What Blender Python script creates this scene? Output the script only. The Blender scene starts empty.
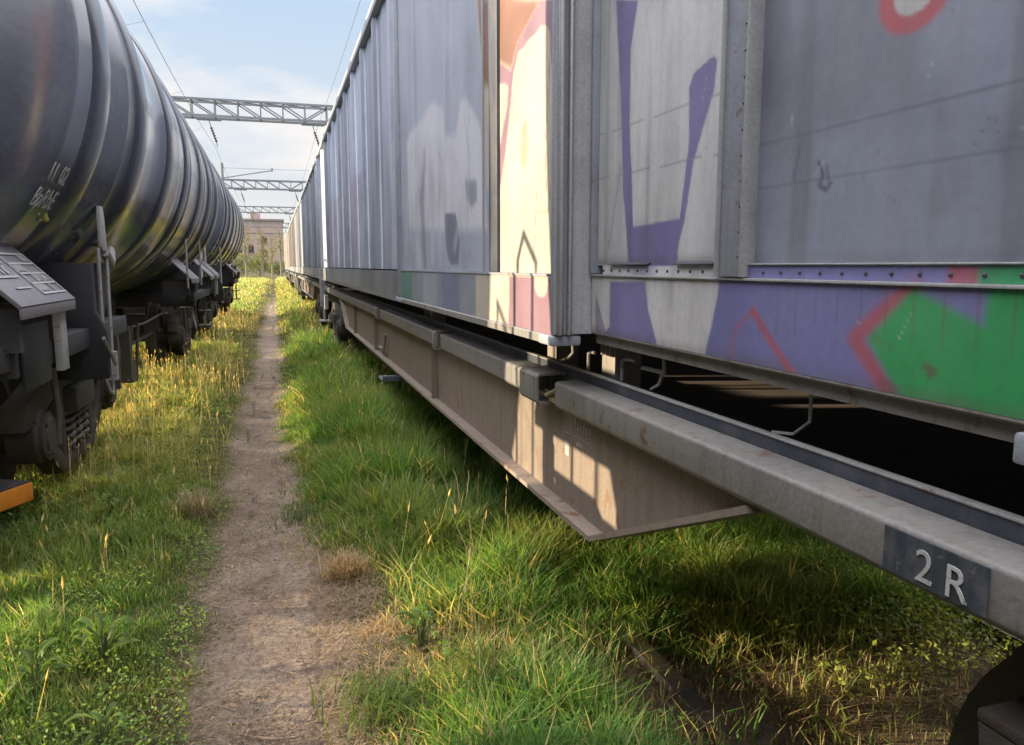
import bpy, bmesh, math, random
import numpy as np
from mathutils import Vector, Matrix
random.seed(7); rng = np.random.default_rng(11)
R = math.radians
scene = bpy.context.scene
COL = scene.collection

# ------------------------------------------------------------------ helpers
def tag(o, label=None, cat=None, group=None, kind=None):
    if label: o['label'] = label
    if cat: o['category'] = cat
    if group: o['group'] = group
    if kind: o['kind'] = kind
    return o

def empty(name, loc=(0, 0, 0), rz=0.0):
    o = bpy.data.objects.new(name, None); COL.objects.link(o)
    o.location = loc; o.rotation_euler = (0, 0, rz); o.empty_display_size = .2
    return o

def copy_tree(o, parent=None):
    c = o.copy(); COL.objects.link(c); c.parent = parent
    for ch in list(o.children): copy_tree(ch, c)
    return c

class MB:
    def __init__(s): s.v = []; s.f = []
    def add(s, vs, fs):
        n = len(s.v); s.v += [tuple(p) for p in vs]; s.f += [tuple(i + n for i in f) for f in fs]; return s
    def box(s, x0, x1, y0, y1, z0, z1):
        x0, x1 = min(x0, x1), max(x0, x1); y0, y1 = min(y0, y1), max(y0, y1); z0, z1 = min(z0, z1), max(z0, z1)
        return s.add([(x0,y0,z0),(x1,y0,z0),(x1,y1,z0),(x0,y1,z0),(x0,y0,z1),(x1,y0,z1),(x1,y1,z1),(x0,y1,z1)],
                     [(3,2,1,0),(4,5,6,7),(0,1,5,4),(1,2,6,5),(2,3,7,6),(3,0,4,7)])
    def prism_y(s, prof, y0, y1):            # closed (x, z) outline extruded along Y
        n = len(prof)
        vs = [(x, y0, z) for x, z in prof] + [(x, y1, z) for x, z in prof]
        fs = [(i, (i+1) % n, (i+1) % n + n, i + n) for i in range(n)] + [tuple(range(n))[::-1], tuple(range(n, 2*n))]
        return s.add(vs, fs)
    def prism_x(s, prof, x0, x1):            # closed (y, z) outline extruded along X
        n = len(prof)
        vs = [(x0, y, z) for y, z in prof] + [(x1, y, z) for y, z in prof]
        fs = [(i, (i+1) % n, (i+1) % n + n, i + n) for i in range(n)] + [tuple(range(n))[::-1], tuple(range(n, 2*n))]
        return s.add(vs, fs)
    def tube(s, pts, r, n=8, r2=None):
        pts = [Vector(p) for p in pts]; m = len(pts); vs = []; fs = []
        ref = None
        for i, p in enumerate(pts):
            d = (pts[min(i+1, m-1)] - pts[max(i-1, 0)]).normalized()
            if ref is None: ref = Vector((0,0,1)) if abs(d.z) < .9 else Vector((1,0,0))
            a = d.cross(ref); a = a.normalized() if a.length > 1e-5 else d.orthogonal().normalized()
            b = a.cross(d).normalized(); ref = b
            rr = r if r2 is None else r + (r2 - r) * i / max(1, m - 1)
            for k in range(n):
                t = 2*math.pi*k/n; vs.append(p + (a*math.cos(t) + b*math.sin(t)) * rr)
        for i in range(m-1):
            for k in range(n):
                fs.append((i*n+k, i*n+(k+1) % n, (i+1)*n+(k+1) % n, (i+1)*n+k))
        fs.append(tuple(range(n))[::-1]); fs.append(tuple((m-1)*n + k for k in range(n)))
        return s.add(vs, fs)
    def cyl(s, p, q, r, n=20): return s.tube([p, q], r, n)
    def lathe_y(s, prof, cx, cz, n=64):       # open profile of (y, r) about a Y axis
        vs = []; fs = []; m = len(prof)
        for y, r in prof:
            for k in range(n):
                t = 2*math.pi*k/n; vs.append((cx + r*math.cos(t), y, cz + r*math.sin(t)))
        for i in range(m-1):
            for k in range(n):
                fs.append((i*n+k, (i+1)*n+k, (i+1)*n+(k+1) % n, i*n+(k+1) % n))
        return s.add(vs, fs)
    def lathe_x(s, prof, cy, cz, n=32):       # open profile of (x, r) about an X axis
        vs = []; fs = []; m = len(prof)
        for x, r in prof:
            for k in range(n):
                t = 2*math.pi*k/n; vs.append((x, cy + r*math.cos(t), cz + r*math.sin(t)))
        for i in range(m-1):
            for k in range(n):
                fs.append((i*n+k, i*n+(k+1) % n, (i+1)*n+(k+1) % n, (i+1)*n+k))
        return s.add(vs, fs)
    def build(s, name, mat, parent=None, bevel=0.0, smooth=35):
        me = bpy.data.meshes.new(name); me.from_pydata(s.v, [], s.f)
        bm = bmesh.new(); bm.from_mesh(me); bmesh.ops.recalc_face_normals(bm, faces=bm.faces)
        if bevel > 0:
            bm.normal_update()
            ed = [e for e in bm.edges if len(e.link_faces) == 2 and e.calc_face_angle(0) > .6]
            if ed: bmesh.ops.bevel(bm, geom=ed, offset=bevel, segments=2, profile=.5, affect='EDGES', clamp_overlap=True)
        bm.to_mesh(me); bm.free()
        if smooth:
            me.polygons.foreach_set('use_smooth', [True]*len(me.polygons)); me.set_sharp_from_angle(angle=R(smooth))
        o = bpy.data.objects.new(name, me); COL.objects.link(o); o.parent = parent
        if mat: me.materials.append(mat)
        return o

def np_mesh(name, V, Fq=None, Ft=None, col=None, mat=None, parent=None, smooth=False):
    me = bpy.data.meshes.new(name)
    nq = 0 if Fq is None else len(Fq); nt = 0 if Ft is None else len(Ft)
    me.vertices.add(len(V)); me.vertices.foreach_set('co', np.asarray(V, np.float32).ravel())
    loops = np.concatenate(([Fq.ravel()] if nq else []) + ([Ft.ravel()] if nt else [])).astype(np.int32)
    me.loops.add(len(loops)); me.loops.foreach_set('vertex_index', loops)
    st = np.concatenate(([np.arange(nq)*4] if nq else []) + ([nq*4 + np.arange(nt)*3] if nt else [])).astype(np.int32)
    me.polygons.add(nq + nt); me.polygons.foreach_set('loop_start', st)
    if smooth: me.polygons.foreach_set('use_smooth', np.ones(nq+nt, bool))
    me.update(calc_edges=True)
    if col is not None:
        a = me.color_attributes.new('Col', 'FLOAT_COLOR', 'POINT')
        c = np.ones((len(V), 4), np.float32); c[:, :3] = col; a.data.foreach_set('color', c.ravel())
    o = bpy.data.objects.new(name, me); COL.objects.link(o); o.parent = parent
    if mat: me.materials.append(mat)
    return o

def text_mesh(name, s, size, mat, origin, ax, ay, parent=None, depth=.0015, align='CENTER', sx=1.0):
    cu = bpy.data.curves.new('lettering', 'FONT'); cu.body = s; cu.size = size; cu.extrude = depth
    cu.align_x = align; cu.align_y = 'CENTER'; cu.resolution_u = 3
    t = bpy.data.objects.new('lettering', cu); COL.objects.link(t)
    dg = bpy.context.evaluated_depsgraph_get()
    me = bpy.data.meshes.new_from_object(t.evaluated_get(dg)); me.name = name
    bpy.data.objects.remove(t); bpy.data.curves.remove(cu)
    ax = Vector(ax).normalized(); ay = Vector(ay).normalized(); az = ax.cross(ay); og = Vector(origin)
    for v in me.vertices: v.co = og + ax*v.co.x*sx + ay*v.co.y + az*v.co.z
    me.materials.clear(); me.materials.append(mat)
    o = bpy.data.objects.new(name, me); COL.objects.link(o); o.parent = parent
    return o

# ------------------------------------------------------------------ value noise (numpy)
_P = rng.random((256, 256)).astype(np.float64)
def vnoise(x, y, s=1.0, off=0.0):
    x = np.asarray(x, float)*s + off + 500.; y = np.asarray(y, float)*s + off*1.7 + 500.
    xi = np.floor(x).astype(int); yi = np.floor(y).astype(int); fx = x - xi; fy = y - yi
    fx = fx*fx*(3-2*fx); fy = fy*fy*(3-2*fy)
    g = lambda a, b: _P[a % 256, b % 256]
    return (g(xi, yi)*(1-fx) + g(xi+1, yi)*fx)*(1-fy) + (g(xi, yi+1)*(1-fx) + g(xi+1, yi+1)*fx)*fy
def fbm(x, y, s=1.0, o=4, off=0.0):
    a = 0; w = .5; t = 0
    for i in range(o):
        a = a + w*vnoise(x, y, s*2**i, off + 13.7*i); t += w; w *= .5
    return a/t
def sstep(a, b, x):
    t = np.clip((x-a)/(b-a), 0, 1); return t*t*(3-2*t)

# ------------------------------------------------------------------ materials
def nt_of(name):
    m = bpy.data.materials.new(name); m.use_nodes = True; nt = m.node_tree
    return m, nt, nt.nodes['Principled BSDF']
def N(nt, t, **k):
    n = nt.nodes.new(t)
    for a, b in k.items(): setattr(n, a, b)
    return n
def ramp(nt, fac, stops):
    r = N(nt, 'ShaderNodeValToRGB'); e = r.color_ramp.elements
    while len(e) < len(stops): e.new(.5)
    for i, (p, c) in enumerate(stops):
        e[i].position = p; e[i].color = (*c, 1) if len(c) == 3 else c
    nt.links.new(fac, r.inputs[0]); return r.outputs[0]
def noise(nt, vec, scale, detail=5, rough=.6):
    n = N(nt, 'ShaderNodeTexNoise'); n.inputs['Scale'].default_value = scale
    n.inputs['Detail'].default_value = detail; n.inputs['Roughness'].default_value = rough
    nt.links.new(vec, n.inputs['Vector']); return n.outputs['Fac']
def mapping(nt, vec, sc):
    m = N(nt, 'ShaderNodeMapping'); m.inputs['Scale'].default_value = sc; nt.links.new(vec, m.inputs['Vector']); return m.outputs[0]
def mix(nt, fac, a, b, mode='MIX'):
    m = N(nt, 'ShaderNodeMix', data_type='RGBA', blend_type=mode)
    for i, v in ((0, fac), (6, a), (7, b)):
        if isinstance(v, (int, float)): m.inputs[i].default_value = v
        elif isinstance(v, tuple): m.inputs[i].default_value = (*v, 1)
        else: nt.links.new(v, m.inputs[i])
    return m.outputs[2]

def weathered(name, base=None, rough=.55, metal=0.0, dirt=(.12,.095,.07), dirt_amt=.5, rust=0.0, rust_col=(.16,.07,.03),
              streak=.35, bump=.15, scale=3.0, spec=.5, attr=False, coat=0.0, wave=0.0, fine_c=(.86, 1.08)):
    m, nt, b = nt_of(name); L = nt.links.new
    tc = N(nt, 'ShaderNodeTexCoord').outputs['Object']
    if attr:
        a = N(nt, 'ShaderNodeAttribute'); a.attribute_name = 'Col'; c = a.outputs['Color']
    else:
        c = base
    n1 = noise(nt, tc, scale, 8, .65)
    st = noise(nt, mapping(nt, tc, (9, 9, .45)), 2.2, 6, .6)
    fine = noise(nt, tc, scale*22, 4, .6)
    hsv = ramp(nt, n1, [(.3, (.72,.72,.72)), (.7, (1.12,1.12,1.12))])
    c = mix(nt, 1.0, c, hsv, 'MULTIPLY')
    f2 = ramp(nt, fine, [(.35, (fine_c[0],)*3), (.65, (fine_c[1],)*3)])
    c = mix(nt, 1.0, c, f2, 'MULTIPLY')
    dm = ramp(nt, n1, [(.48, (0,0,0)), (.75, (dirt_amt,)*3)]); c = mix(nt, dm, c, dirt)
    sm = ramp(nt, st, [(.5, (0,0,0)), (.78, (streak,)*3)]); c = mix(nt, sm, c, tuple(v*.7 for v in dirt))
    if rust > 0:
        rn = noise(nt, tc, scale*2.7, 10, .7)
        rm = ramp(nt, rn, [(.62 - rust*.25, (0,0,0)), (.68 - rust*.2, (.9,.9,.9))]); c = mix(nt, rm, c, rust_col)
    L(c, b.inputs['Base Color'])
    rr = N(nt, 'ShaderNodeMapRange'); rr.inputs['To Min'].default_value = max(.05, rough-.13); rr.inputs['To Max'].default_value = min(1, rough+.18)
    L(n1, rr.inputs['Value']); L(rr.outputs[0], b.inputs['Roughness'])
    b.inputs['Metallic'].default_value = metal; b.inputs['Specular IOR Level'].default_value = spec
    b.inputs['Coat Weight'].default_value = coat
    if coat: b.inputs['Coat Roughness'].default_value = .2
    bp = N(nt, 'ShaderNodeBump'); bp.inputs['Strength'].default_value = bump; bp.inputs['Distance'].default_value = .004
    L(fine, bp.inputs['Height']); nrm = bp.outputs[0]
    if wave:
        w = noise(nt, tc, 1.7, 2, .5); b2 = N(nt, 'ShaderNodeBump'); b2.inputs['Strength'].default_value = wave; b2.inputs['Distance'].default_value = .05
        L(w, b2.inputs['Height']); L(nrm, b2.inputs['Normal']); nrm = b2.outputs[0]
    L(nrm, b.inputs['Normal'])
    return m

M = {}
M['tank'] = weathered('black_tank_paint', (.082,.092,.125), rough=.18, dirt=(.12,.11,.11), dirt_amt=.35, streak=.3, bump=.06, scale=1.3, spec=.9, wave=.06, coat=.8)
M['ring'] = weathered('black_ring_paint', (.042,.048,.07), rough=.2, dirt=(.09,.085,.085), dirt_amt=.3, streak=.3, bump=.06, scale=1.8)
M['under'] = weathered('grimy_black_steel', (.04,.041,.05), rough=.7, dirt=(.055,.045,.036), dirt_amt=.8, streak=.3, bump=.5, scale=6)
M['saddle'] = weathered('near_black_panel_paint', (.012,.014,.022), rough=.5, dirt=(.04,.04,.045), dirt_amt=.5, scale=5)
M['bogie'] = weathered('oily_dusty_cast_steel', (.06,.056,.047), rough=.7, dirt=(.085,.07,.05), dirt_amt=.8, streak=.25, bump=.6, scale=7, rust=.35, rust_col=(.06,.035,.02))
M['apron'] = weathered('grey_mauve_plate_paint', (.17,.165,.19), rough=.45, dirt=(.11,.1,.1), dirt_amt=.6, streak=.4, scale=5)
M['pale'] = weathered('pale_grey_paint', (.36,.36,.36), rough=.55, dirt=(.17,.14,.11), dirt_amt=.6, streak=.4, scale=6, rust=.2)
M['stencil'] = weathered('worn_white_stencil_paint', (.42,.42,.43), rough=.6, dirt=(.16,.15,.15), dirt_amt=.6, scale=14)
M['white'] = weathered('white_stencil_paint', (.66,.66,.65), rough=.6, dirt=(.25,.25,.26), dirt_amt=.75, scale=24, rust=.18, rust_col=(.14,.15,.17))
M['steel'] = weathered('worn_rail_head_steel', (.30,.28,.27), rough=.35, metal=.9, dirt=(.14,.09,.06), dirt_amt=.7, rust=.4)
M['spring'] = weathered('dusty_spring_steel', (.11,.10,.08), rough=.6, dirt=(.12,.1,.07), dirt_amt=.7, scale=9)
M['rail_side'] = weathered('weathered_grey_frame_paint', (.265,.26,.25), rough=.5, dirt=(.16,.135,.11), dirt_amt=.7, streak=.6, bump=.3, scale=4, rust=.2, rust_col=(.15,.085,.05))
M['lip'] = weathered('dark_blue_grey_frame_paint', (.052,.062,.085), rough=.5, dirt=(.15,.14,.14), dirt_amt=.5, streak=.4, bump=.3, scale=8)
M['mark'] = weathered('dark_slate_marking_paint', (.05,.065,.085), rough=.55, dirt=(.2,.2,.2), dirt_amt=.6, streak=.6, scale=16, rust=.12, rust_col=(.2,.19,.18))
M['web'] = weathered('faded_grey_brown_girder_paint', (.265,.213,.175), rough=.6, dirt=(.15,.12,.10), dirt_amt=.75, streak=.6, bump=.3, scale=3.4, rust=.2, rust_col=(.2,.12,.075))
M['floor'] = weathered('dark_underfloor_steel', (.13,.10,.085), rough=.9, dirt=(.10,.07,.05), dirt_amt=.7)
M['paint'] = weathered('sprayed_container_paint', attr=True, rough=.46, dirt=(.22,.215,.215), dirt_amt=.2, streak=.22, bump=.05, scale=2.2, rust=0, fine_c=(.95, 1.04))
M['post'] = weathered('grey_blue_post_paint', (.34,.37,.43), rough=.5, dirt=(.26,.25,.25), dirt_amt=.45, streak=.5, scale=6, rust=.1, rust_col=(.2,.12,.08))
M['postdark'] = weathered('dark_slate_post_paint', (.075,.085,.115), rough=.5, dirt=(.14,.13,.13), dirt_amt=.4, streak=.4, scale=6)
M['metal'] = weathered('bare_zinc_door_bar', (.5,.5,.52), rough=.38, metal=.7, dirt=(.22,.18,.15), dirt_amt=.5, streak=.5, scale=7)
M['toprail'] = weathered('pale_top_rail_paint', (.46,.47,.49), rough=.5, dirt=(.25,.24,.23), dirt_amt=.4, scale=5)
M['inner'] = weathered('dull_container_shell', (.12,.13,.15), rough=.7)
M['gantry'] = weathered('galvanised_lattice_steel', (.22,.245,.28), rough=.6, dirt=(.2,.2,.2), dirt_amt=.4, scale=3)
M['insul'] = weathered('dark_glazed_insulator', (.05,.045,.05), rough=.3, scale=5)
M['wire'] = weathered('dull_copper_wire', (.3,.32,.35), rough=.5)
M['orange'] = weathered('orange_board_paint', (.72,.25,.02), rough=.5, dirt=(.3,.15,.06), dirt_amt=.4, scale=10)
M['tar'] = weathered('dark_tarred_top', (.035,.03,.04), rough=.75, dirt=(.1,.08,.08), dirt_amt=.6, scale=12)
M['hose'] = weathered('black_rubber_hose', (.02,.02,.022), rough=.6)
M['brick'] = weathered('hazy_pink_brick_wall', (.43,.335,.30), rough=.9, dirt=(.38,.29,.26), dirt_amt=.5, scale=.6)
M['roof'] = weathered('dull_roof_sheet', (.30,.26,.26), rough=.8, scale=1)
M['glass'] = weathered('dark_window_pane', (.05,.05,.06), rough=.15, scale=1)
M['trunk'] = weathered('pale_bark', (.27,.235,.19), rough=.9, dirt=(.12,.1,.08), dirt_amt=.7, scale=4, bump=.6)
M['twig'] = weathered('dry_twig_bark', (.36,.28,.2), rough=.9, scale=20)
M['stone'] = weathered('path_stone', (.33,.29,.26), rough=.9, scale=18, bump=.5)
M['concrete'] = weathered('old_concrete', (.3,.28,.26), rough=.9, scale=8, bump=.5)
M['gondola'] = weathered('brown_gondola_paint', (.12,.06,.04), rough=.7, scale=2, rust=.3)

def leaf_mat(name, trans=.45, rough=.55):
    m, nt, b = nt_of(name); L = nt.links.new
    a = N(nt, 'ShaderNodeAttribute'); a.attribute_name = 'Col'
    b.inputs['Roughness'].default_value = rough; b.inputs['Specular IOR Level'].default_value = .3
    L(a.outputs['Color'], b.inputs['Base Color'])
    t = N(nt, 'ShaderNodeBsdfTranslucent'); c = mix(nt, 1.0, a.outputs['Color'], (2.0,1.6,.75), 'MULTIPLY'); L(c, t.inputs['Color'])
    mx = N(nt, 'ShaderNodeMixShader'); mx.inputs[0].default_value = trans
    L(b.outputs[0], mx.inputs[1]); L(t.outputs[0], mx.inputs[2]); L(mx.outputs[0], nt.nodes['Material Output'].inputs[0])
    return m
M['grass'] = leaf_mat('grass_blades', .5)
M['leaf'] = leaf_mat('weed_leaves', .35)
M['straw'] = leaf_mat('dry_straw', .3, .7)

def ground_mat(name, soil, earth=None):
    m, nt, b = nt_of(name); L = nt.links.new
    tc = N(nt, 'ShaderNodeTexCoord').outputs['Object']
    n1 = noise(nt, tc, 2.2, 8, .65); n2 = noise(nt, tc, 38, 6, .7); n3 = noise(nt, tc, 140, 3, .6)
    c = ramp(nt, n1, soil)
    if earth:
        at = N(nt, 'ShaderNodeAttribute'); at.attribute_name = 'Col'; c = mix(nt, at.outputs['Fac'], c, ramp(nt, n1, earth))
    c = mix(nt, 1.0, c, ramp(nt, n2, [(.3, (.5,.48,.46)), (.52, (1,1,1)), (.75, (1.35,1.3,1.22))]), 'MULTIPLY')
    c = mix(nt, 1.0, c, ramp(nt, n3, [(.3, (.72,.72,.72)), (.7, (1.22,1.2,1.18))]), 'MULTIPLY')
    L(c, b.inputs['Base Color']); b.inputs['Roughness'].default_value = .95; b.inputs['Specular IOR Level'].default_value = .15
    bp = N(nt, 'ShaderNodeBump'); bp.inputs['Strength'].default_value = .9; bp.inputs['Distance'].default_value = .02
    ad = N(nt, 'ShaderNodeMath', operation='ADD'); L(n2, ad.inputs[0]); L(n3, ad.inputs[1]); L(ad.outputs[0], bp.inputs['Height']); L(bp.outputs[0], b.inputs['Normal'])
    return m
EARTH = [(.28, (.21,.16,.125)), (.45, (.36,.285,.23)), (.6, (.45,.365,.30)), (.75, (.54,.45,.37))]
M['soil'] = ground_mat('turf_soil', [(.3, (.06,.07,.025)), (.5, (.105,.1,.045)), (.7, (.15,.125,.07))], EARTH)
M['path'] = ground_mat('trodden_earth', EARTH)

# ------------------------------------------------------------------ painted panels
def seg_dist(Y, Z, a, b):
    ay, az = a; by, bz = b; dy, dz = by-ay, bz-az; l = dy*dy + dz*dz + 1e-12
    t = np.clip(((Y-ay)*dy + (Z-az)*dz)/l, 0, 1); return np.hypot(Y-ay-t*dy, Z-az-t*dz)
def poly_mask(Y, Z, P, soft=.004):
    ins = np.zeros(Y.shape, bool); d = np.full(Y.shape, 1e9); n = len(P)
    for i in range(n):
        (ay, az), (by, bz) = P[i], P[(i+1) % n]
        d = np.minimum(d, seg_dist(Y, Z, P[i], P[(i+1) % n]))
        c = (az > Z) != (bz > Z)
        ins ^= c & (Y < (by-ay)*(Z-az)/(bz-az + 1e-12) + ay)
    s = np.where(ins, d, -d); return sstep(-soft, soft, s)
def line_mask(Y, Z, P, w, soft=.01):
    d = np.full(Y.shape, 1e9)
    for i in range(len(P)-1): d = np.minimum(d, seg_dist(Y, Z, P[i], P[i+1]))
    return 1 - sstep(w-soft, w+soft, d)
def over(C, m, c, op=1.0):
    m = (m*op)[..., None]; return C*(1-m) + np.array(c)*m

def sheet(name, xfn, ys, zs, colfn, mat, parent):
    ys = np.asarray(ys); zs = np.asarray(zs); Y, Z = np.meshgrid(ys, zs)
    X = xfn(Y, Z) if callable(xfn) else np.full(Y.shape, xfn)
    V = np.stack([X, Y, Z], -1).reshape(-1, 3); ny = len(ys); nz = len(zs)
    i = (np.arange(nz-1)[:, None]*ny + np.arange(ny-1)[None, :]).ravel()
    F = np.stack([i, i+ny, i+ny+1, i+1], -1)           # faces toward -X
    return np_mesh(name, V, Fq=F, col=colfn(Y, Z).reshape(-1, 3), mat=mat, parent=parent)
def span(a, b, step): return np.linspace(a, b, max(2, int(round(abs(b-a)/step)) + 1))

POLY = {  # outlines of the sprayed shapes, (y, z) in metres on the container sides
    'a_purple': [(2.247,2.39),(2.097,2.344),(2.139,2.224),(2.136,2.021),(2.098,1.713),(1.825,1.723),(1.787,1.914),(1.795,2.044),(1.773,2.074),(1.685,2.092),(1.667,2.077),(1.679,2.009),(1.76,1.863),(1.799,1.712),(1.822,1.663),(1.831,1.607),(1.837,1.569),(2.114,1.565),(2.17,1.817),(2.2,2.102)],
    'a_purple_low': [(2.228,1.552),(1.988,1.556),(1.969,1.479),(1.898,1.37),(2.297,1.367),(2.226,1.412)],
    'a_white_edge': [(1.603,1.58),(1.606,1.555),(1.627,1.468),(1.664,1.364)],
    'a_chev': [(1.546,1.397),(1.53,1.458),(1.465,1.502),(1.397,1.441),(1.306,1.371)],
    'a_redge': [(1.025,1.569),(1.15,1.47),(1.041,1.364)],
    'a_green': [(1.021,1.566),(1.118,1.472),(1.02,1.363),(0.761,1.36),(0.786,1.602),(0.884,1.602),(0.883,1.56),(0.886,1.513),(1.004,1.556)],
    'b_orange': [(3.068,2.632),(2.57,2.478),(2.83,2.408),(2.912,2.338),(3.071,2.404)],
    'b_orange2': [(3.412,2.739),(3.202,2.674),(3.207,2.336),(3.302,2.366),(3.358,2.567)],
    'b_pink': [(2.57,2.478),(2.361,2.413),(2.36,2.361),(2.417,2.347),(2.428,2.264),(2.451,2.207),(2.478,2.348),(2.516,2.386),(2.569,2.393),(2.83,2.373),(2.879,2.321),(2.936,2.146),(3.038,1.947),(3.076,1.905),(3.082,2.052),(2.964,2.208),(2.946,2.28),(2.999,2.306),(3.079,2.318),(3.078,2.401),(2.912,2.329),(2.83,2.408)],
    'b_cream_left': [(3.434,2.746),(3.032,2.621),(3.038,1.902),(3.277,1.924),(3.306,2.188),(3.344,2.459)],
    'b_light': [(5.317,1.846),(5.357,2.426),(4.904,2.467),(4.443,2.514),(4.1,2.422),(4.044,2.272),(3.864,2.244),(3.773,2.384),(3.64,2.381),(3.359,2.197),(3.259,1.755)],
    'b_dark1': [(4.094,1.878),(3.878,1.864),(3.798,1.722),(3.831,1.609),(3.981,1.609),(4.071,1.717)],
    'b_dark2': [(3.65,2.004),(3.452,1.984),(3.455,1.894),(3.553,1.867),(3.627,1.919)],
    'b_low_pink': [(2.894,1.568),(2.375,1.573),(2.37,1.348),(2.912,1.297)],
}

# ------------------------------------------------------------------ camera, sky, sun
cam_d = bpy.data.cameras.new('camera'); cam = bpy.data.objects.new('camera', cam_d); COL.objects.link(cam)
cam.location = (0, 0, 1.6); cam.rotation_euler = (R(90-7.875), 0, R(-16.956))
cam_d.sensor_width = 36; cam_d.lens = 27.07; cam_d.clip_end = 4000; cam_d.clip_start = .03
scene.camera = cam
SUN = Vector((-1.0, .27, .198)).normalized()
el = math.asin(SUN.z); az = math.atan2(SUN.x, SUN.y)
w = bpy.data.worlds.new('World'); scene.world = w; w.use_nodes = True; nt = w.node_tree
bg = nt.nodes['Background']
sky = N(nt, 'ShaderNodeTexSky', sky_type='NISHITA'); sky.sun_disc = False; sky.sun_elevation = el; sky.sun_rotation = az
sky.air_density = 1.2; sky.dust_density = 1.2; sky.ozone_density = 1.6
tc = N(nt, 'ShaderNodeTexCoord').outputs['Generated']
cl = noise(nt, mapping(nt, tc, (1.1, 1.1, 3.2)), 2.6, 7, .55)
cm = ramp(nt, cl, [(.45, (0,0,0)), (.60, (.95,.95,.95))])
sx = N(nt, 'ShaderNodeSeparateXYZ'); nt.links.new(tc, sx.inputs[0])
hz = ramp(nt, sx.outputs[2], [(.0, (.85,.85,.85)), (.14, (.38,.38,.38)), (.34, (0,0,0))])
sky_fill = ramp(nt, sx.outputs[2], [(.0, (5.2, 6.7, 8.6)), (.3, (5.2, 6.9, 9.1)), (.62, (38, 37, 39.5)), (1, (49, 47.5, 49))])   # unseen overhead sky brightened to fill the shade; lower stops are sky colour
c = mix(nt, .78, sky.outputs[0], sky_fill)
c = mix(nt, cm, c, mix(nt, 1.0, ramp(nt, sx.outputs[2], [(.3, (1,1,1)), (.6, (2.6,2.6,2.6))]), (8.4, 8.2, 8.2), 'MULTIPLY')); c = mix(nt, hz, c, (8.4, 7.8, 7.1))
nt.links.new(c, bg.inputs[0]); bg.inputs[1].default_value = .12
sd = bpy.data.lights.new('sun', 'SUN'); so = bpy.data.objects.new('sun', sd); COL.objects.link(so)
sd.energy = 10.0; sd.angle = R(.5); sd.color = (1.0, .81, .54)
so.location = SUN*60; so.rotation_euler = (-SUN).to_track_quat('-Z', 'Y').to_euler()
scene.cycles.max_bounces = 6; scene.cycles.diffuse_bounces = 3; scene.cycles.glossy_bounces = 3; scene.cycles.transmission_bounces = 3
scene.view_settings.view_transform = 'Standard'; scene.view_settings.look = 'None'; scene.view_settings.exposure = 0

# ------------------------------------------------------------------ ground and path
TL, TR = -2.5, 2.1                                       # track centre lines
def path_c(y): return -.085 - .10*sstep(3, 9, y) + .05*np.sin(np.asarray(y)*.55)*sstep(3, 8, y)*.6 + .03*sstep(15, 60, y)
def path_w(y): return .185 - .065*sstep(2.4, 9, y) + .02*np.sin(np.asarray(y)*1.9)
def ground_z(x, y):
    z = .05*(fbm(x, y, .7, 3)-.5) + .03*(fbm(x, y, 3.1, 3, 5)-.5)
    d = np.abs(x - path_c(y)) - path_w(y)
    return z - .035*(1 - sstep(-.1, .25, d)) + .03*sstep(.15, .6, d)
gx = np.concatenate([[-900, -300, -120, -60, -30, -15, -9], np.arange(-6, 6.01, .06), [9, 15, 30, 60, 120, 300, 900]])
gy = np.concatenate([[-300, -60, -20, -8], np.arange(-3, 14, .06), np.arange(14, 40, .25), [45, 52, 60, 75, 100, 140, 200, 350, 700, 1600]])
def earth_mask(x, y):
    d = np.abs(x - path_c(y)) - path_w(y) + .22*(fbm(x, y, 2.6, 3, 21)-.5)
    e = (1 - sstep(.0, .22, d))*(1 - sstep(22, 48, y))
    return np.clip(e + .6*np.exp(-(((x-.33)/.2)**2 + ((y-3.6)/.7)**2)) + .5*sstep(.95, 1.3, x)*(1-sstep(2.4, 3.0, y)), 0, 1)
GX, GY = np.meshgrid(gx, gy); GZ = ground_z(GX, GY)
i = (np.arange(len(gy)-1)[:, None]*len(gx) + np.arange(len(gx)-1)[None, :]).ravel()
g = np_mesh('ground', np.stack([GX, GY, GZ], -1).reshape(-1, 3), Fq=np.stack([i, i+1, i+len(gx)+1, i+len(gx)], -1), col=np.repeat(earth_mask(GX, GY).reshape(-1, 1), 3, 1), mat=M['soil'], smooth=True)
tag(g, kind='structure')
py = np.concatenate([np.arange(-2, 14, .05), np.arange(14, 34, .4)]); pu = np.linspace(-1, 1, 15)
PU, PY = np.meshgrid(pu, py)
edge = (path_w(PY) + .01 + .12*(fbm(PU*3, PY, 2.3, 3, 3)-.5))*(1 - .6*sstep(20, 34, PY))
PX_ = path_c(PY) + PU*edge + .10*np.maximum(PU, 0)*np.exp(-((PY-3.4)/.9)**2)*.5
PZ = ground_z(PX_, PY) + .007 + .030*(fbm(PX_, PY, 6, 4, 9)-.5) - .02*PU**6
i = (np.arange(len(py)-1)[:, None]*15 + np.arange(14)[None, :]).ravel()
p = np_mesh('footpath', np.stack([PX_, PY, PZ], -1).reshape(-1, 3), Fq=np.stack([i, i+1, i+16, i+15], -1), mat=M['path'], smooth=True)
tag(p, kind='structure')

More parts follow.
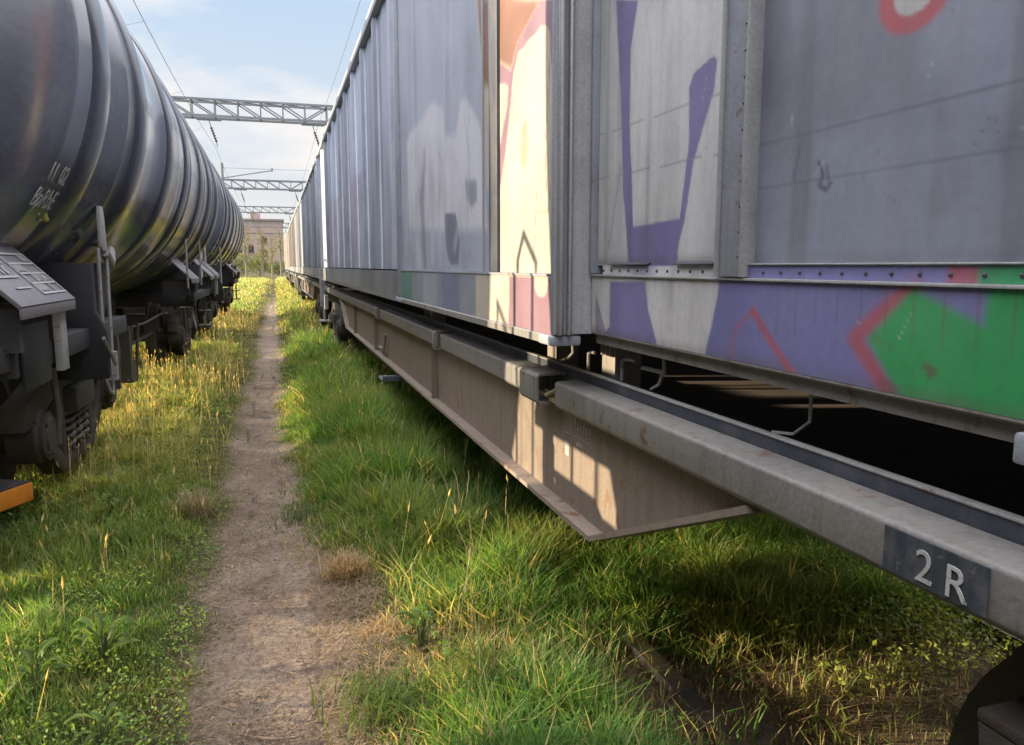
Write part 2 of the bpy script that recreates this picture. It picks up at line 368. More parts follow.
# rails sunk in the grass
def rail_track(xc, label):
    t = empty('railway_track', (xc, 0, 0)); tag(t, label, 'track')
    for s in (-1, 1):
        MB().prism_y([(s*.76-.07,-.05),(s*.76+.07,-.05),(s*.76+.012,-.01),(s*.76+.012,.05),(s*.76+.036,.06),(s*.76+.036,.1),(s*.76-.036,.1),(s*.76-.036,.06),(s*.76-.012,.05),(s*.76-.012,-.01)], -20, 130).build('rail', M['steel'], t)
    return t
rail_track(TL, 'rusty steel railway track under the black tank wagons, mostly hidden in grass')
rail_track(TR, 'rusty steel railway track under the container flat wagons, mostly hidden in grass')

# ------------------------------------------------------------------ bogies (parts of a wagon; wheels, springs and axle boxes are sub-parts)
def make_bogie(parent, yc, x0=0.0, zr=.1):
    m = MB()
    for s in (-1, 1):
        xa, xb = x0 + s*.96, x0 + s*1.10
        out = [(-1.2,.52),(-1.16,.68),(-.85,.74),(-.55,.82),(.55,.82),(.85,.74),(1.16,.68),(1.2,.52),(1.02,.46),(1.0,.53),(.86,.53),(.72,.36),(.5,.24),(-.5,.24),(-.72,.36),(-.86,.53),(-1.0,.53),(-1.02,.46)]
        # split frame: top chord, tension chord and pillars leave real openings round the spring nest
        m.prism_x([(yc+a, zr+b) for a, b in [(-1.22,.55),(-1.16,.70),(-.86,.76),(-.55,.83),(.55,.83),(.86,.76),(1.16,.70),(1.22,.55),(.98,.56),(.80,.60),(.5,.68),(-.5,.68),(-.80,.60),(-.98,.56)]], xa, xb)
        m.prism_x([(yc+a, zr+b) for a, b in [(-.80,.60),(-.98,.56),(-.78,.34),(-.46,.12),(.46,.12),(.78,.34),(.98,.56),(.80,.60),(.62,.38),(.40,.22),(-.40,.22),(-.62,.38)]], xa+.004, xb-.004)
        for q in (-1, 1):
            m.box(xa+.006, xb-.006, yc+q*.34, yc+q*.43, zr+.2, zr+.70)
            m.box(xa-.01, xb+.015, yc+q*.925-.13, yc+q*.925+.13, zr+.545, zr+.60)
        m.box(x0+s*.86, x0+s*1.16, yc-.27, yc+.27, zr+.50, zr+.67)
    m.box(x0-.97, x0+.97, yc-.22, yc+.22, zr+.46, zr+.74)
    m.cyl((x0, yc, zr+.74), (x0, yc, zr+.84), .2)
    b = m.build('bogie', M['bogie'], parent, bevel=.012)
    for q in (-1, 1):
        yy = yc + q*.925; wz = zr + .475
        for s in (-1, 1):
            wm = MB(); pr = [(x0+s*.64,.07),(x0+s*.665,.16),(x0+s*.705,.40),(x0+s*.695,.505),(x0+s*.725,.508),(x0+s*.735,.478),(x0+s*.835,.472),(x0+s*.835,.41),(x0+s*.79,.38),(x0+s*.775,.2),(x0+s*.80,.12),(x0+s*.90,.085),(x0+s*.98,.08)]
            wm.lathe_x(pr, yy, wz, 44); wm.build('wheel', M['bogie'], b)
            ab = MB(); ab.lathe_x([(x0+s*.95,.001),(x0+s*.95,.165),(x0+s*1.10,.165),(x0+s*1.12,.15),(x0+s*1.145,.15),(x0+s*1.15,.12),(x0+s*1.165,.11),(x0+s*1.168,.001)], yy, wz, 24)
            for k in range(4):
                a = math.pi/4 + k*math.pi/2; ab.cyl((x0+s*1.14, yy+.125*math.cos(a), wz+.125*math.sin(a)), (x0+s*1.165, yy+.125*math.cos(a), wz+.125*math.sin(a)), .014, 6)
            ab.build('axle_box', M['bogie'], b)
        MB().cyl((x0-.7, yy, wz), (x0+.7, yy, wz), .08).build('axle', M['bogie'], b)
    for s in (-1, 1):
        for q in (-.19, 0.0, .19):
            pts = [(x0+s*1.03+.075*math.cos(t)*1.0, yc+q*1.05+.082*math.sin(t), zr+.225+.275*t/(2*math.pi*5)) for t in np.linspace(0, 2*math.pi*5, 90)]
            MB().tube(pts, .0155, 6).build('coil_spring', M['spring'], b)
        for q in (-1, 1):   # brake shoe and hanger on the inner wheel tread
            bk = MB(); bk.prism_x([(yc+q*.40,zr+.36),(yc+q*.45,zr+.33),(yc+q*.47,zr+.48),(yc+q*.44,zr+.62),(yc+q*.39,zr+.58)], x0+s*.74, x0+s*.83)
            bk.tube([(x0+s*.79, yc+q*.42, zr+.5), (x0+s*.79, yc+q*.36, zr+.78)], .02, 8); bk.build('brake_shoe', M['bogie'], b)
    return b

# ------------------------------------------------------------------ tank wagons
LW = 12.0; ZC, RT = 2.8, 1.585
def make_tank_wagon():
    t = empty('tank_wagon')
    m = MB(); prof = []
    y0, y1, dp = .50, 11.50, .40
    for k in range(13):
        a = math.pi/2*k/12; prof.append((y0 + dp*(1-math.sin(a)), max(.001, (RT-.006)*math.cos(a))))
    prof = prof[::-1]; pr = [(y0 + dp - dp*math.sin(a), max(.001, (RT-.006)*math.cos(a))) for a in [math.pi/2*(1-k/14) for k in range(15)]]
    for yy in (2.3, 4.35, 6.5, 8.4, 10.1):               # weld seams between the courses
        pr += [(yy-.012, RT-.006), (yy-.006, RT-.001), (yy+.006, RT-.001), (yy+.012, RT-.006)]
    pr += [(y1 - dp + dp*math.sin(a), max(.001, (RT-.006)*math.cos(a))) for a in [math.pi/2*k/14 for k in range(15)]]
    m.lathe_y(pr, 0, ZC, 96); tk = m.build('tank_shell', M['tank'], t, smooth=60)
    for yy in (1.42, 2.85, 4.5, 5.95, 7.75, 9.2, 10.6):
        wd = .21
        hp = [(yy-wd, RT-.012)] + [(yy - wd*math.cos(a), RT-.004 + .034*math.sin(a)) for a in np.linspace(.05, math.pi-.05, 11)] + [(yy+wd, RT-.012)]
        MB().lathe_y(hp, 0, ZC, 96).build('stiffening_ring', M['ring'], t, smooth=70)
    # underframe: centre sill, bolsters, buffer beams
    u = MB()
    u.box(-.24, .24, 2.0, LW-2.0, 1.08, 1.212)
    for yy in (2.4, LW-2.4):
        u.box(-1.25, 1.25, yy-.24, yy+.24, .97, 1.2); u.prism_y([(-1.28,1.2),(1.28,1.2),(1.36,1.62),(1.08,1.62),(.6,1.3),(-.6,1.3),(-1.08,1.62),(-1.36,1.62)], yy-.16, yy+.16)
    for yy in (.3, LW-.3):
        u.box(-.9, 1.3, yy-.05, yy+.05, 1.11, 1.23)
    for s in (-1, 1):
        u.box(s*1.2, s*1.32, .36 if s > 0 else 2.0, 3.2, 1.07, 1.2); u.box(s*1.2, s*1.32, LW-3.2, LW-(.36 if s > 0 else 2.0), 1.07, 1.2)
    u.build('underframe', M['under'], t, bevel=.008)
    for yy in (2.4, LW-2.4): make_bogie(t, yy)
    # mid-car gear: air reservoir, brake cylinder, rods, outlet valve
    MB().lathe_x([(.35,.001),(.36,.13),(.42,.17),(1.0,.17),(1.06,.13),(1.07,.001)], 4.2, .80, 24).build('air_reservoir', M['under'], t)
    g = MB(); g.lathe_y([(4.9,.001),(4.92,.16),(5.5,.18),(5.55,.08),(6.1,.04),(6.1,.001)], .75, .78, 20)
    g.box(.35, 1.12, 3.85, 3.93, .5, 1.02); g.box(.35, 1.12, 4.45, 4.53, .5, 1.02); g.box(.6, .95, 4.6, 4.72, .38, 1.0)
    g.tube([(.8, 3.4, .62), (.85, 4.4, .7), (.8, 8.6, .66)], .022, 8); g.tube([(1.0, 3.4, .98), (1.04, 6, .95), (1.0, 8.6, .98)], .014, 8)
    for yy in (3.2, 3.6, 4.9, 5.3): g.tube([(1.02, yy, .42+.1*math.sin(yy*9)), (1.06, yy+.06, 1.0)], .018, 6)
    g.box(.95, 1.1, 3.3, 3.5, .45, .7); g.box(.9, 1.05, 4.95, 5.15, .4, .62)
    g.build('brake_rigging', M['bogie'], t)
    MB().prism_y([(-.34,1.16),(-.34,.80),(-.26,.74),(.26,.74),(.34,.80),(.34,1.16)], 3.75, 8.25).build('underslung_sun_blocker', M['under'], t, bevel=.01)  # added box under the tank, blocks low sun from the right-hand grass
    # sloping apron plates with stencils over the frame ends
    for (ya, yb) in ((.18, 1.15), (LW-4.35, LW-3.3), (LW-1.15, LW-.18)):
        a = MB().prism_y([(1.40,1.405),(1.414,1.419),(1.10,1.733),(1.086,1.719)], ya, yb)
        a.prism_y([(1.40,1.405),(1.412,1.412),(1.412,1.36),(1.40,1.36)], ya, yb)
        ap = a.build('apron_plate', M['apron'], t, bevel=.002)
        for q in (.12, .86): MB().box(1.02, 1.36, ya+q*(yb-ya), ya+q*(yb-ya)+.05, 1.2, 1.40).build('apron_bracket', M['under'], ap)
        if ya < 1:
            n = Vector((1,0,1)).normalized(); dn = Vector((1,0,-1)).normalized(); og = Vector((1.1, 0, 1.733)) + n*.006
            mk = MB()
            def bar(ua, ub, va, vb, q=0.0):              # u along the wagon, v down the slope
                c = [(ua, va), (ub, va+q), (ub, vb+q), (ua, vb)]
                P = [og + Vector((0, ya+a_, 0)) + dn*b_ for a_, b_ in c]
                mk.add([p - n*.002 for p in P] + [p + n*.001 for p in P], [(0,1,2,3),(7,6,5,4),(0,4,5,1),(1,5,6,2),(2,6,7,3),(3,7,4,0)])
            for v in (.10, .17, .24, .31, .38): bar(.50, .94, v, v+.012)
            for u_, a_, b_ in ((.50,.10,.38), (.66,.17,.31), (.92,.10,.38), (.76,.24,.38)): bar(u_, u_+.014, a_, b_)
            for k in range(4): bar(.54+k*.028, .554+k*.028, .185, .228)
            for k in range(6): bar(.69+k*.034, .707+k*.034, .255, .298)
            for k in range(5): bar(.53+k*.03, .545+k*.03, .325, .368)
            for k in range(3): bar(.80+k*.035, .815+k*.035, .115, .158)
            bar(.06, .42, .16, .175); bar(.06, .42, .26, .272); bar(.20, .42, .335, .345)
            for k in range(5): bar(.08+k*.062, .105+k*.062, .19, .245); bar(.08+k*.062, .13+k*.062, .19, .202)
            for k in range(4): bar(.09+k*.075, .112+k*.075, .065, .145)
            mk.build('stencil_table', M['stencil'], ap)
    # end platform, steps, handrails, ladder
    for e in (0, 1):
        Y = (lambda v: v) if e == 0 else (lambda v: LW - v)
        pl = MB(); pl.box(-1.25, 1.25, Y(.36), Y(.78), 1.235, 1.262); pl.build('end_platform', M['under'], t, bevel=.004)
        for s in (-1, 1):
            hr = MB(); hr.tube([(s*1.22, Y(.34), 1.22), (s*1.22, Y(.34), 2.05), (s*.95, Y(.34), 2.2), (s*.4, Y(.34), 2.2)], .016, 8)
            hr.tube([(s*.42, Y(.34), 1.22), (s*.42, Y(.34), 2.2)], .014, 8)
            hr.build('handrail', M['pale'], t)
        for s in ((-1, 1) if e == 1 else ()):
            st = MB(); st.tube([(s*1.24, Y(.42), 1.1), (s*1.24, Y(.42), .52)], .014, 6); st.tube([(s*1.24, Y(.78), 1.0), (s*1.24, Y(.78), .52)], .014, 6)
            st.box(s*1.12, s*1.34, Y(.38), Y(.82), .51, .535); st.box(s*1.14, s*1.34, Y(.38), Y(.82), .78, .80); st.build('foot_step', M['under'], t)
        cp = MB(); cp.box(-.07, .07, Y(2.16), Y(-.02), 1.165, 1.212); cp.prism_x([(Y(-.02),1.07),(Y(-.02),1.21),(Y(.12),1.22),(Y(.16),1.06)], -.17, .17); cp.build('coupler', M['bogie'], t, bevel=.015)
        MB().tube([(.45, Y(.22), .95), (.46, Y(.1), .85), (.44, Y(.03), .62), (.36, Y(-.02), .52)], .026, 8).build('brake_hose', M['hose'], t)
    # saddle end panel, pale guard board and its rods, at the near end on the path side
    MB().prism_y([(.8,1.62),(1.36,1.62),(1.36,1.3),(1.42,1.18),(1.42,.86),(.9,.86)], 1.86, 1.95).build('saddle_panel', M['saddle'], t, bevel=.006)
    gb = MB(); gb.prism_x([(2.06,1.73),(2.09,1.70),(2.19,1.70),(2.22,1.74),(2.2,1.93),(2.16,2.0),(2.1,2.0),(2.07,1.94)], 1.37, 1.395); gb.build('guard_board', M['pale'], t, bevel=.004)
    ro = MB()
    for yy in (2.0, 2.26): ro.tube([(1.38, yy, 1.72), (1.37, yy+.01, .98)], .013, 6)
    ro.tube([(1.38, 2.2, 1.70), (1.34, 2.6, 1.62), (1.27, 3.0, 1.72)], .035, 8); ro.box(1.34, 1.40, 1.98, 2.08, .86, 1.0); ro.box(1.34, 1.40, 2.22, 2.30, .8, 1.0)
    ro.tube([(1.425, 1.75, 1.14), (1.43, 2.05, .93)], .012, 6)
    ro.build('guard_rod', M['pale'], t)
    vb = MB(); vb.box(1.33, 1.37, .98, 1.10, 1.03, 1.35); vb.box(1.335, 1.36, 1.10, 1.13, 1.2, 1.26); vb.build('hanger_strap', M['pale'], t, bevel=.003)
    vp = MB(); vp.box(1.324, 1.34, .40, .86, 1.0, 1.32); vp.build('hanging_side_plate', M['saddle'], t, bevel=.003)
    for yy in (7.6, 9.6): MB().tube([(1.36, yy, 1.3), (1.36, yy, 2.05), (1.2, yy, 2.12)], .014, 6).build('side_handrail', M['pale'], t)
    for y_ in (2.95, 9.95):                                  # loose air hoses and a slack rod along the bogie side
        MB().tube([(1.12, y_, 1.0), (1.16, y_+.02, .8), (1.19, y_+.10, .60), (1.19, y_+.20, .56), (1.17, y_+.29, .66), (1.13, y_+.33, .95)], .015, 8).build('air_hose', M['pale'], t)
    for y_ in (1.55, 3.15, 8.75, 10.35): MB().tube([(1.17, y_, .98), (1.18, y_+.01, .70), (1.165, y_+.02, .50)], .02, 8).build('brake_hanger', M['spring'], t)
    # stencils and lamp blobs on the first course, tangent to the shell
    def tang(th): return Vector((RT*math.cos(th)+.0, 0, ZC + RT*math.sin(th))), Vector((-math.sin(th), 0, math.cos(th))), Vector((math.cos(th), 0, math.sin(th)))
    for s, th, sz, yy in (('11  02', -.47, .15, .98), ('BpRbE', -.565, .16, .97), ('-', -.635, .16, 1.14)):
        P, up, nn = tang(th); text_mesh('tank_lettering', s, sz, M['stencil'], P + nn*.004 + Vector((0, yy, 0)), (0,1,0), up, t, .001, sx=.9)
    MB().lathe_x([(1.15,.035),(1.285,.036),(1.292,.028),(1.292,.001)], 1.22, 1.88, 20).build('yellow_end_cap', M['cap'], t)
    MB().lathe_x([(1.15,.026),(1.285,.027),(1.29,.001)], 1.08, 1.90, 20).build('grey_end_cap', M['pale'], t)
    return t
M['cap'] = weathered('yellow_cap_paint', (.42,.4,.06), rough=.5, scale=9)
tank0 = make_tank_wagon()
tank_labels = ['black tank wagon whose rounded end leaves the photo at the left edge',
               'long black tank wagon with white stencils and a pale guard board, second of three',
               'black tank wagon at the far end of the tank row, closest to the brick building']
for k in range(3):
    o = tank0 if k == 0 else copy_tree(tank0)
    o.location = (TL, 3.75 + LW*(k-1), 0)
    tag(o, tank_labels[k], 'tank wagon', 'black tank wagons coupled on the left track')

# ------------------------------------------------------------------ container flat wagons
LF = 18.9
def make_flat_wagon():
    t = empty('container_flat_wagon')
    o2 = 2.5                                              # local y of world Y = 0 on the first wagon
    rails = [(0.0, o2+2.585, 0), (o2+2.99, o2+4.62, 0), (o2+4.74, o2+7.5, 0), (o2+7.62, LF, 0)]
    for s in (-1, 1):
        prof = [(s*1.15,1.103),(s*1.152,1.18),(s*1.145,1.187),(s*1.062,1.193),(s*1.062,1.105),(s*1.07,1.09),(s*1.14,1.09)]
        lp = [(s*1.060,1.10),(s*1.060,1.222),(s*1.046,1.222),(s*1.046,1.10)]
        le = [(s*1.063,1.2225),(s*1.063,1.228),(s*1.040,1.228),(s*1.040,1.2225)]
        for a, b, _ in rails:
            r_ = MB().prism_y(prof, a, b).build('side_rail', M['rail_side'], t, bevel=.004)
        MB().prism_y(lp, 0, LF).build('inner_lip', M['lip'], t)
        MB().prism_y(le, 0, LF).build('lip_edge', M['pale'], t, bevel=.002)
        for a, b in ((o2+2.69, o2+2.90), (o2+4.655, o2+4.705), (o2+7.53, o2+7.59)):       # open pressed brackets at the rail joints
            k = MB()
            k.prism_y([(s*1.062,1.205),(s*1.17,1.203),(s*1.185,1.190),(s*1.185,1.10),(s*1.172,1.085),(s*1.10,1.080),(s*1.10,1.092),(s*1.168,1.097),(s*1.174,1.103),(s*1.174,1.185),(s*1.166,1.192),(s*1.062,1.194)], a, b)
            k.build('joint_bracket', M['rail_side'], t, bevel=.002)
        jb = MB(); jb.box(s*1.07, s*1.14, o2+2.60, o2+2.68, 1.10, 1.115); jb.tube([(s*1.075, o2+2.60, 1.18), (s*1.15, o2+2.68, 1.12)], .010, 6)
        jb.box(s*1.063, s*1.10, o2+2.5855, o2+2.6895, 1.10, 1.15); jb.box(s*1.063, s*1.12, o2+2.905, o2+2.985, 1.105, 1.17); jb.build('joint_plate', M['yellowish'], t)
        # fish-belly girder: web, flange, stiffeners
        F = [(o2+1.40, 1.085), (o2+2.27, .715), (o2+11.53, .715), (o2+12.42, 1.085)]
        web = MB().prism_x([(o2+1.2,1.10)] + F + [(o2+12.6,1.10)], s*1.085, s*1.070).build('girder_web', M['web'], t)
        fl = MB()
        def strip(a, b):
            d = Vector((0, b[0]-a[0], b[1]-a[1])).normalized(); n = Vector((0, -d.z, d.y))*.018
            P = [Vector((0, *a)), Vector((0, *b)), Vector((0, *b)) - n, Vector((0, *a)) - n]
            fl.add([p + Vector((s*1.015,0,0)) for p in P] + [p + Vector((s*1.145,0,0)) for p in P], [(0,1,2,3),(7,6,5,4),(0,4,5,1),(1,5,6,2),(2,6,7,3),(3,7,4,0)])
        strip(F[0], F[1]); strip(F[1], F[2]); strip(F[2], F[3]); fl.build('girder_flange', M['flange'], web)
        for yy in (5.05, 8.2, 10.4): MB().box(s*1.087, s*1.125, o2+yy, o2+yy+.012, .717, 1.09).build('web_stiffener', M['web'], web)
        # stools carrying the containers
        for yy in (o2-1.9, o2+2.40, o2+2.98, o2+5.62, o2+5.86, o2+10.6, o2+15.9):
            st = MB(); st.box(s*.90, s*1.0, yy, yy+.11, 1.125, 1.34)
            for k in range(3): st.box(s*1.0, s*1.012, yy+.012+k*.035, yy+.028+k*.035, 1.29, 1.335)
            st.build('container_stool', M['stool'], t, bevel=.003)
        xx = s*1.02
        MB().tube([(xx, o2+2.75, 1.33), (xx, o2+2.74, 1.27), (s*1.03, o2+2.77, 1.245), (s*1.035, o2+2.84, 1.228)], .0055, 6).build('lashing_hook', M['pale'], t)
        MB().tube([(xx, o2+2.585, 1.225), (xx, o2+2.585, 1.285), (xx, o2+2.55, 1.292), (xx, o2+2.53, 1.292)], .006, 6).build('lashing_hook', M['pale'], t)
        MB().tube([(xx, o2+2.30, 1.225), (xx, o2+2.30, 1.29), (xx, o2+2.27, 1.30), (xx, o2+2.20, 1.302)], .006, 6).build('lashing_hook', M['pale'], t)
        MB().tube([(xx, o2+2.02, 1.35), (xx, o2+2.01, 1.30), (xx, o2+2.04, 1.25), (xx, o2+2.09, 1.228)], .0055, 6).build('lashing_hook', M['pale'], t)
        MB().tube([(xx, o2+2.01, 1.29), (xx, o2+2.15, 1.287)], .007, 6).build('lashing_hook', M['pale'], t)
        MB().tube([(xx, o2+1.36, 1.36), (xx, o2+1.36, 1.27), (s*1.03, o2+1.40, 1.235), (s*1.04, o2+1.46, 1.228)], .004, 6).build('lashing_hook', M['pale'], t)
        # step plate, end post with chain, brake wheel bits
        sp = MB(); sp.box(s*1.10, s*1.29, o2+6.38, o2+6.64, .648, .662); sp.box(s*1.10, s*1.28, o2+6.38, o2+6.39, .662, .69); sp.build('step_plate', M['postdark'], t, bevel=.002)
        ep = MB(); ep.box(s*1.13, s*1.24, LF-.16, LF-.06, .78, 1.55); ep.build('end_post', M['post'], t, bevel=.01)
        ch = MB()
        for k in range(13):
            zc = 1.62 + k*.055; a = (.012, 0) if k % 2 else (0, .012)
            ch.tube([(s*1.19 + a[0]*math.cos(q) - .02*math.sin(k), LF-.2 + a[1]*math.cos(q), zc + .036*math.sin(q)) for q in np.linspace(0, 2*math.pi, 9)], .006, 5)
        ch.build('lashing_chain', M['pale'], t)
        fs = MB(); fs.tube([(s*1.2, LF-.9, 1.1), (s*1.2, LF-.9, .52), (s*1.2, LF-.5, .52), (s*1.2, LF-.5, 1.1)], .014, 6); fs.box(s*1.1, s*1.3, LF-.9, LF-.5, .52, .54); fs.box(s*1.16, s*1.22, LF-1.3, LF-1.0, .78, 1.05); fs.build('foot_step', M['pale'], t)
        lv = MB(); lv.tube([(s*1.11, o2+7.4, .95), (s*1.12, o2+7.5, .80), (s*1.11, o2+7.9, .78)], .014, 6); lv.build('brake_lever', M['pale'], t)
    for s in (-1, 1):
        for yc_ in (2.23, 16.5):
            for q in (-1, 1):
                gp = MB(); gp.box(s*.94, s*1.09, yc_+q*.80, yc_+q*1.12, .905, .925); gp.prism_x([(yc_+q*1.12,.904),(yc_+q*1.07,.58),(yc_+q*1.01,.50),(yc_+q*1.0,.72),(yc_+q*.92,.80),(yc_+q*.80,.80),(yc_+q*.80,.904)], s*1.075, s*1.088)
                gp.build('axle_guard', M['bogie'], t, bevel=.004)
    # deck, centre sill, headstocks
    MB().box(-1.04, 1.04, .1, LF-.1, 1.105, 1.123).build('deck_sheet', M['floor'], t)
    cs = MB(); cs.box(-.2, .2, .3, LF-.3, .82, 1.10)
    for yy in np.arange(o2+2.6, o2+12, 1.9): cs.box(-1.06, 1.06, yy-.06, yy+.06, .93, 1.10)
    for yy in (2.23, 16.5): cs.box(-1.04, 1.04, yy-.22, yy+.22, .96, 1.10)
    cs.build('centre_sill', M['floor'], t)
    hd = MB()
    for yy in (.0, LF-.12): hd.box(-1.15, 1.15, yy, yy+.12, .88, 1.10)
    hd.build('headstock', M['rail_side'], t, bevel=.006)
    for e in (0, 1):
        Y = (lambda v: v) if e == 0 else (lambda v: LF - v)
        cp = MB(); cp.box(-.13, .13, Y(.2), Y(-.12), .9, 1.07); cp.prism_x([(Y(-.1),.84),(Y(-.1),1.12),(Y(-.24),1.14),(Y(-.26),.82)], -.2, .2); cp.build('coupler', M['bogie'], t, bevel=.015)
    for yy in (2.23, 16.5): make_bogie(t, yy)
    return t
M['yellowish'] = weathered('dull_ochre_bracket_paint', (.30,.25,.13), rough=.6, scale=8)
M['flange'] = weathered('dusty_girder_flange', (.31,.255,.21), rough=.6, dirt=(.2,.16,.13), dirt_amt=.6, streak=.2, scale=5, rust=.15)
M['stool'] = weathered('grey_tan_stool_paint', (.30,.27,.24), rough=.6, dirt=(.2,.17,.14), dirt_amt=.5, scale=8)
flat0 = make_flat_wagon()
flat_spec = [(-2.5, 'grey container flat wagon with the 2R mark on its side rail'),
             (16.9, 'container flat wagon beyond the end post with the chain, second of its row'),
             (36.3, 'container flat wagon under the two sunlit pinkish containers'), (55.7, 'farthest container flat wagon of the right-hand row')]
for k, (yy, lab) in enumerate(flat_spec):
    o = flat0 if k == 0 else copy_tree(flat0)
    o.location = (TR, yy, 0); tag(o, lab, 'flat wagon', 'container flat wagons on the right track')
mk = MB().box(-1.1555, -1.1525, 2.5+.795, 2.5+.99, 1.105, 1.178).build('marking_panel', M['mark'], flat0)
text_mesh('mark_lettering', '2', .074, M['white'], (-1.157, 2.5+.905, 1.135), (0,-1,0), (0,0,1), mk, .0008)
text_mesh('mark_lettering', 'R', .072, M['white'], (-1.157, 2.5+.846, 1.132), (0,-1,0), (0,0,1), mk, .0008)
for s_, y_, z_, h_ in (('5 0 8 8 3', 2.46, 1.03, .034), ('63 21', 2.50, .965, .024), ('8', 2.545, 1.045, .04)):
    text_mesh('girder_lettering', s_, h_, M['white'], (-1.0866, 2.5+y_, z_), (0,-1,0), (0,0,1), flat0, .0008)
fr = MB()
for a, b, c_, d in ((2.585,2.66,1.055,1.058),(2.585,2.66,.985,.988),(2.585,2.588,.985,1.058),(2.657,2.66,.985,1.058),(2.40,2.56,.99,.992)):
    fr.box(-1.0866, -1.0858, 2.5+a, 2.5+b, c_, d)
fr.box(-1.0866, -1.0858, 2.5+2.60, 2.5+2.64, .90, .955); fr.build('stencil_frame', M['stencil'], flat0)

# ------------------------------------------------------------------ painted containers
ZT = 3.78
def frame_parts(t, xn, xf, y0, y1, z0, post, pw=.07, casts=True, px=.0):
    for yy in (y0, y1-pw):
        for x in (xn, xf-.05): MB().box(x-px, x+.05, yy, yy+pw, z0+.001, ZT-.09).build('corner_post', post, t, bevel=.006)
    tr = MB(); tr.box(xn-.012, xn+.06, y0, y1, ZT-.085, ZT); tr.box(xf-.06, xf+.012, y0, y1, ZT-.085, ZT); tr.box(xn+.06, xf-.06, y0, y0+.06, ZT-.085, ZT); tr.box(xn+.06, xf-.06, y1-.06, y1, ZT-.085, ZT)
    tr.build('top_rail', M['toprail'], t, bevel=.006)
    if casts:
        for yy in (y0-.004, y1-.13):
            for x in (xn-.008, xf-.1): 
                MB().box(x, x+.108, yy, yy+.134, z0-.036, z0-.002).build('corner_casting', post, t, bevel=.008)
    MB().box(xn+.09, xf-.02, y0+.02, y1-.02, z0+.02, ZT-.03).build('shell', M['inner'], t)

